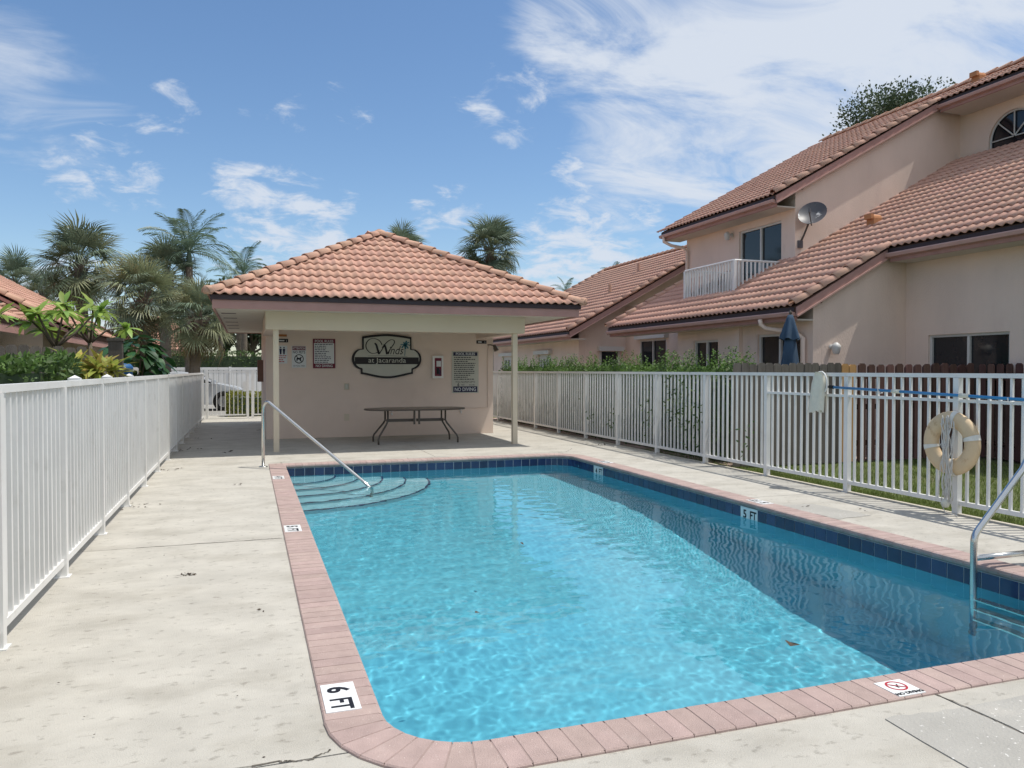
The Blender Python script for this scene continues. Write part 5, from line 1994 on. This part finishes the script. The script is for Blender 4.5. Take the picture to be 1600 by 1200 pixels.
s, x0, x1, z0, z1 = sign_frame('warning_strip', 'narrow faded orange strip above the left black plate', 434, 522.5, 448.5, 526, 'orange', 'strip')
# no pets
s, x0, x1, z0, z1 = sign_frame('no_pets_sign', 'white attention no pets sign with red header on porch wall', 456, 540.5, 478.5, 574.5, 'sign_white')
w_ = x1 - x0
band(s, x0 + .012, x1 - .012, z1 - .095, z1 - .012, 'maroon', 'header')
text('ATTENTION', s, ((x0 + x1) / 2, SY - .0155, z1 - .078), U_, V_, W_, .068, 'sign_white', sx=.72, bold=.001)
text('NO PETS', s, ((x0 + x1) / 2, SY - .0135, z1 - .165), U_, V_, W_, .078, 'ink', sx=.85, bold=.001)
cc = ((x0 + x1) / 2, (z0 + z1) / 2 - .045)
rb = MB()
for (ra, rb_, n_) in ((.082, .10, 28),):
    a_, b_ = arc(cc[0], cc[1], ra, 0, 2 * math.pi, n_), arc(cc[0], cc[1], rb_, 0, 2 * math.pi, n_)
    rb.v = [(x, SY - .0140, z) for x, z in a_] + [(x, SY - .0140, z) for x, z in b_]
    rb.f = [(i, i + 1, n_ + 2 + i, n_ + 1 + i) for i in range(n_)]
c45 = .7071
rb.add([(cc[0] + (a * c45 + b * c45), SY - .0144, cc[1] + (-a * c45 + b * c45)) for a, b in ((-.09, -.008), (.09, -.008), (.09, .008), (-.09, .008))], [(0, 1, 2, 3)])
part('prohibition_ring', rb, 'ink', s)
dg = [(-.055, -.02), (-.05, .02), (.02, .02), (.035, .045), (.065, .035), (.045, .015), (.035, -.055), (.02, -.055), (.015, -.015), (-.03, -.015), (-.035, -.055), (-.05, -.055)]
part('dog_symbol', flat([(cc[0] + a, cc[1] + b) for a, b in dg], SY - .0137, SY - .0122), 'ink', s)
text('IN POOL AREA', s, ((x0 + x1) / 2, SY - .0135, z0 + .025), U_, V_, W_, .045, 'ink', sx=.8)
# red pool rules
s, x0, x1, z0, z1 = sign_frame('pool_rules_sign', 'maroon bordered white pool rules sign between no pets sign and name board', 489, 529.5, 524, 575.5, 'maroon')
band(s, x0 + .025, x1 - .025, z0 + .105, z1 - .095, 'sign_white', 'text_panel')
text('POOL RULES', s, ((x0 + x1) / 2, SY - .0135, z1 - .078), U_, V_, W_, .080, 'sign_white', sx=.88, bold=.001)
text('NO DIVING', s, ((x0 + x1) / 2, SY - .0135, z0 + .028), U_, V_, W_, .080, 'sign_white', sx=.88, bold=.001)
fine_print(s, x0 + .04, x1 - .04, z0 + .115, z1 - .105, 11, 'navy_ink', 3)
# black and white pool rules
s, x0, x1, z0, z1 = sign_frame('pool_rules_sign', 'tall white pool rules sign with black bands near the right porch post', 706, 549, 747.5, 614, 'sign_pale')
band(s, x0 + .03, x1 - .03, z1 - .105, z1 - .02, 'navy_ink', 'header')
band(s, x0 + .03, x1 - .03, z0 + .02, z0 + .155, 'navy_ink', 'footer')
xm = (x0 + x1) / 2
text('POOL RULES', s, (xm, SY - .0155, z1 - .088), U_, V_, W_, .082, 'sign_white', sx=1.0, bold=.0015)
text('NO DIVING', s, (xm, SY - .0155, z0 + .048), U_, V_, W_, .115, 'sign_white', sx=.87, bold=.0015)
text('POOL MAXIMUM DEPTH', s, (xm, SY - .0135, z0 + .238), U_, V_, W_, .060, 'ink', sx=.72)
text('6', s, (xm - .17, SY - .0135, z0 + .162), U_, V_, W_, .10, 'ink', bold=.002)
text('FEET', s, (xm - .06, SY - .0135, z0 + .172), U_, V_, W_, .05, 'ink', sx=.8)
text('INCHES', s, (xm + .16, SY - .0135, z0 + .172), U_, V_, W_, .05, 'ink', sx=.8)
fine_print(s, x0 + .05, x1 - .05, z0 + .30, z1 - .12, 12, 'ink', 5)
s, x0, x1, z0, z1 = sign_frame('unit_plate', 'small black number plate under the right end of the porch beam', 744.5, 532, 760, 537, 'sign_dark')
band(s, x0 + .03, x1 - .12, (z0 + z1) / 2 - .012, (z0 + z1) / 2 + .012, 'sign_white', 'plate_print')
text('2', s, (x1 - .04, SY - .014, (z0 + z1) / 2 - .025), U_, V_, W_, .06, 'sign_white')
s, x0, x1, z0, z1 = sign_frame('warning_strip', 'narrow orange strip above the right black plate', 745, 527.5, 760, 529.5, 'orange', 'strip')
# emergency phone box
x0, _ = wall_px(674.5, 556)
x1, _ = wall_px(691, 556)
z1, z0 = wall_px(682, 556)[1], wall_px(682, 591)[1]
pbx = thing('phone_box', 'white framed wall box with dark window right of the name board', 'wall box', ((x0 + x1) / 2, SY, z0))
part('case', flat(rect(x0, x1, z0, z1), SY - .12, SY), 'paint_white', pbx)
part('door_panel', flat(rect(x0 + .045, x1 - .045, z0 + .05, z1 - .05), SY - .1215, SY - .119), 'maroon', pbx)
part('notice', flat(rect(x0 + .085, x1 - .06, z0 + .27, z1 - .12), SY - .1245, SY - .122), 'sign_white', pbx)
part('handset', flat(rect(x0 + .09, x0 + .14, z0 + .10, z0 + .24), SY - .14, SY - .122), 'ink', pbx)
part('seal', flat(rect(x0 + .15, x1 - .07, z0 + .08, z0 + .2), SY - .1245, SY - .122), 'navy_ink', pbx)
# outlets, conduit, lamp, taps
for py, nm, lb_ in ((604, 'wall_outlet', 'grey outlet with raised cover below the red bordered sign'), (652, 'wall_outlet', 'flush outlet box low on the porch wall left of the table')):
    x, z = wall_px(541.5, py)
    o = thing(nm, lb_, 'outlet', (x, SY, z))
    part('plate', flat(rect(x - .055, x + .055, z - .075, z + .075), SY - .015, SY), 'beam', o)
    part('cover', flat(rect(x - .035, x + .035, z - .05, z + .055), SY - (.05 if py == 604 else .018), SY - .0152), 'sign_pale' if py == 604 else 'beam', o)
xa, za = wall_px(762, 541)
xb, zb = wall_px(762, 637)
xc, _ = wall_px(722, 637)
single('conduit', MB().tube([(xa, SY - .015, za), (xa, SY - .015, zb), (xc, SY - .015, zb)], .013, 6), 'stucco_pav', 'thin painted conduit running down the porch wall to the tap', 'pipe', loc=(xa, SY, zb))
lm = thing('porch_lamp', 'small dark spotlight on an arm at the right wall corner', 'lamp', (xa, SY, za))
part('arm', MB().tube([(xa, SY - .01, za + .03), (xa + .05, SY - .08, za + .03), (xa + .14, SY - .12, za + .01)], .014, 6), 'bronze', lm)
part('lamp_head', MB().tube([(xa + .12, SY - .13, za + .02), (xa + .17, SY - .17, za - .11)], [.035, .06], 10), 'bronze', lm)
for px, py, lb_ in ((719, 643, 'white hose tap by the right end of the table'), (611.5, 646, 'white hose tap half hidden behind the table top')):
    x, z = wall_px(px, py)
    o = thing('hose_tap', lb_, 'tap', (x, SY, z))
    part('spout', MB().tube([(x, SY - .002, z), (x, SY - .07, z), (x, SY - .10, z - .03)], .018, 8), 'paint_white', o, smooth=True)
    part('tap_wheel', MB().lathe([(.001, 0), (.035, .0), (.035, .012), (.001, .012)], (x, SY - .06, z + .035), 10), 'paint_white', o)

# name board
NBX, NBZ = wall_px(604.5, 557)
PS = 1.0 / 5.71 / F_PX * 17.9 * 1.0


def nb(zx, zy):
    """zoomed picture units round the middle of the board"""
    return NBX + (zx - 366) * PS * 1.01, NBZ + (265 - zy) * PS


board = thing('name_board', 'shaped residents name board with dark rim and script lettering on the porch wall', 'sign', (NBX, SY, NBZ))


def outline(k):
    h = []
    for i in range(9):
        t = i / 8
        h.append((366 - (366 - 155 - 0) * t, 72 + 24 * t ** 1.6))
    h += [(155, 200)]
    for i in range(1, 13):
        a = R(80 - 160 * i / 12)
        h.append((152 - 84 * math.cos(R(90) - a) * 0 - 84 * math.cos(a), 288 - 90 * math.sin(a)))
    h += [(143, 384), (143, 416)]
    for i in range(1, 9):
        t = i / 8
        h.append((143 + (366 - 143) * t, 416 + 38 * math.sin(t * math.pi / 2) ** 1.3))
    full = h + [(732 - x, y) for x, y in h[::-1][1:-1]]
    cxx, cyy = 366, 265
    return [nb(cxx + (x - cxx) * k[0], cyy + (y - cyy) * k[1]) for x, y in full]


part('rim_board', flat(outline((1, 1)), SY - .05, SY), 'sign_dark', board)
part('face', flat(outline((.935, .905)), SY - .054, SY - .0502), 'sign_pale', board)
fy = SY - .0562
bx0, bz0 = nb(92, 332)
bx1, bz1 = nb(640, 272)
part('name_band', flat(rect(bx0, bx1, bz0, bz1), fy, SY - .0542), 'sign_dark', board)
text('at Jacaranda', board, (nb(366, 0)[0], fy - .002, nb(0, 318)[1]), U_, V_, W_, .158, 'sign_pale', sx=1.12, bold=.0)
text('inds', board, (nb(434, 0)[0], fy, nb(0, 246)[1]), U_, V_, W_, .27, 'sign_dark', shear=.35, sx=.80)


def stroke(pts, w, m, name='script_stroke'):
    b = MB()
    P_ = []
    for i in range(len(pts) - 1):
        p0_, p1_ = pts[max(i - 1, 0)], pts[i]
        p2_, p3_ = pts[i + 1], pts[min(i + 2, len(pts) - 1)]
        for k in range(6):
            t = k / 6
            P_.append(tuple(.5 * ((2 * p1_[j]) + (-p0_[j] + p2_[j]) * t + (2 * p0_[j] - 5 * p1_[j] + 4 * p2_[j] - p3_[j]) * t * t + (-p0_[j] + 3 * p1_[j] - 3 * p2_[j] + p3_[j]) * t ** 3) for j in (0, 1)))
    P_.append(pts[-1])
    n_ = len(P_)
    for i, p in enumerate(P_):
        q0_, q1_ = P_[max(i - 1, 0)], P_[min(i + 1, n_ - 1)]
        dx, dy = q1_[0] - q0_[0], q1_[1] - q0_[1]
        L_ = math.hypot(dx, dy) or 1
        ww = w * (.45 + .55 * abs(dy) / L_)
        for s_ in (1, -1):
            x, z = nb(p[0] - dy / L_ * ww * s_, p[1] + dx / L_ * ww * s_)
            b.v.append((x, fy - .0006, z))
    b.f = [(2 * i, 2 * i + 1, 2 * i + 3, 2 * i + 2) for i in range(n_ - 1)]
    part(name, b, m, board)


stroke([(300, 215), (270, 236), (225, 236), (190, 200), (188, 155), (215, 120), (258, 112), (300, 130), (322, 165)], 4.5, 'sign_dark')
stroke([(258, 152), (272, 165), (284, 205), (296, 246)], 9, 'sign_dark')
stroke([(296, 246), (322, 205), (346, 168)], 4.5, 'sign_dark')
stroke([(340, 160), (352, 190), (364, 246)], 9, 'sign_dark')
stroke([(364, 246), (400, 190), (426, 150), (424, 126), (400, 120), (366, 140), (322, 190)], 4.5, 'sign_dark')
stroke([(200, 262), (366, 258), (540, 266)], 2.5, 'sign_dark')
stroke([(517, 258), (520, 215), (516, 175)], 3, 'teal', 'palm_motif')
for e_ in ((480, 165), (492, 190), (505, 140), (535, 128), (558, 140), (562, 168), (548, 195), (525, 200)):
    stroke([(520, 172), ((520 + e_[0]) / 2, (172 + e_[1]) / 2 - 8), e_], 7, 'teal', 'palm_motif')

# ------------------------------------------------------------------ patio umbrella, dish
ux, uy = 8.86, 11.0
um = thing('patio_umbrella', 'closed blue patio umbrella standing behind the board fence', 'umbrella', (ux, uy, 0))
part('pole', MB().tube([(ux, uy, 0), (ux, uy, 2.46)], .02, 8), 'bronze', um)
part('base', MB().lathe([(.001, 0), (.25, 0), (.25, .05), (.05, .09), (.001, .09)], (ux, uy, .0), 16), 'bronze', um)


def folded(z0, z1, r0, r1, ph, nn=14):
    b = MB()
    sg = nn * 4
    for j in range(7):
        t = j / 6
        for k in range(sg):
            a = 2 * math.pi * k / sg
            r_ = (r0 + (r1 - r0) * t ** .8) * (1 + .26 * t * math.cos(a * nn / 2 + ph + .4 * t))
            b.v.append((ux + r_ * math.cos(a), uy + r_ * math.sin(a), z1 + (z0 - z1) * t + .02 * math.cos(a * nn / 2 + ph) * t))
    for j in range(6):
        for k in range(sg):
            k2 = (k + 1) % sg
            b.f.append((j * sg + k, (j + 1) * sg + k, (j + 1) * sg + k2, j * sg + k2))
    b.f.append(tuple(range(sg)))
    return b


part('top_flap', folded(2.03, 2.45, .04, .15, 0, 10), 'umb', um, smooth=True)
part('canopy', folded(1.25, 2.10, .08, .165, 1.0, 8), 'umb', um, smooth=True)
part('finial', MB().lathe([(.001, .06), (.02, .04), (.025, .0), (.001, -.01)], (ux, uy, 2.47), 10), 'bronze', um, smooth=True)

dx_, dy_, dz_ = 12.22, 14.42, 5.02
ds = thing('satellite_dish', 'grey satellite dish on a bent arm above the lower roof', 'satellite dish', (12.15, 14.78, 4.35))
nrm = Vector((-.62, -.52, .55)).normalized()
au = nrm.cross(Vector((0, 0, 1))).normalized()
av = au.cross(nrm)
b = MB()
for j in range(7):
    r_ = .34 * j / 6
    for k in range(24):
        a = 2 * math.pi * k / 24
        p = Vector((dx_, dy_, dz_)) + au * r_ * math.cos(a) * .92 + av * r_ * math.sin(a) + nrm * (.10 * (j / 6) ** 2)
        b.v.append(tuple(p))
b.f = [(j * 24 + k, j * 24 + (k + 1) % 24, (j + 1) * 24 + (k + 1) % 24, (j + 1) * 24 + k) for j in range(6) for k in range(24)]
part('reflector', b, 'dish', ds, smooth=True)
base = Vector((dx_, dy_, dz_))
part('feed_arm', MB().tube([tuple(base - av * .30), tuple(base - av * .26 + nrm * .38)], .012, 6), 'bronze', ds)
part('feed_horn', MB().tube([tuple(base - av * .25 + nrm * .36), tuple(base - av * .17 + nrm * .40)], .028, 8), 'dish', ds)
part('mast', MB().tube([tuple(base - nrm * .02), (12.24, 14.60, 4.86), (12.20, 14.70, 4.62), (12.12, 14.74, 4.42)], .022, 8), 'bronze', ds, smooth=True)
part('wall_bracket', MB().box(12.06, 12.18, 14.70, 14.798, 4.33, 4.50), 'dish', ds)

# ------------------------------------------------------------------ leaves on deck and water
lm_ = leaf_mesh('leaf_litter', .07, .022, 'litter', .4, .3, 3)
lt = MB()
rr = random.Random(81)


def litter(x, y, z, n_, spread, size):
    for _ in range(n_):
        a = rr.uniform(0, 6.28)
        p = Vector((x + rr.gauss(0, spread), y + rr.gauss(0, spread), z + rr.uniform(.002, .012)))
        leaf_quad(lt, p, Vector((math.cos(a), math.sin(a), rr.uniform(-.1, .3))), size * .25, size * rr.uniform(.6, 1.2), Vector((rr.gauss(0, .4), rr.gauss(0, .4), 1)))


for x, y, n_, sp, sz in ((-.42, 6.05, 24, .02, .03), (-.15, 10.6, 5, .04, .05), (.05, 5.0, 2, .02, .03), (-.35, 14.9, 4, .06, .09), (0.42, 6.2, 4, .02, .03), (.43, 5.6, 3, .01, .03),
                        (6.2, 6.55, 2, .02, .05), (5.75, 6.9, 2, .02, .05), (-1.1, 9.3, 14, .12, .05), (-1.15, 12.5, 14, .12, .05), (-1.1, 15.4, 16, .2, .06), (-1.2, 18.0, 14, .3, .06), (6.6, 14.0, 12, .2, .06), (.2, 20.0, 4, .05, .08)):
    litter(x, y, .0, n_, sp, sz)
for _ in range(70):
    litter(rr.uniform(-1.25, .28), rr.uniform(2.5, 12.5), 0, 1, .0, rr.uniform(.008, .018))
tag(part('leaf_litter', lt, 'litter'), 'scattered dry leaf bits on the deck', 'leaves', kind='stuff')
for (x, y, s_, lb_) in ((3.06, 3.78, 1.9, 'dark curled leaf floating near the no diving tile'), (1.45, 5.0, .7, 'tiny brown leaf floating on the left half of the pool'), (2.45, 6.9, .6, 'small brown leaf floating mid pool')):
    o = bpy.data.objects.new('floating_leaf', lm_)
    COL.objects.link(o)
    o.location = (x, y, WZ + .012)
    o.rotation_euler = (0.1, -.1, rr.uniform(0, 6))
    o.scale = (s_, s_ * 1.2, s_)
    tag(o, lb_, 'leaf', 'leaves floating on the pool')

dg_ = bpy.context.evaluated_depsgraph_get()
for o in [o for o in bpy.data.objects if o.type == 'FONT']:
    me = bpy.data.meshes.new_from_object(o.evaluated_get(dg_))
    q = bpy.data.objects.new('lettering', me)
    COL.objects.link(q)
    q.parent = o.parent
    q.matrix_basis = o.matrix_basis
    bpy.data.objects.remove(o)
for o in receivers:
    o.cycles.is_caustics_receiver = True
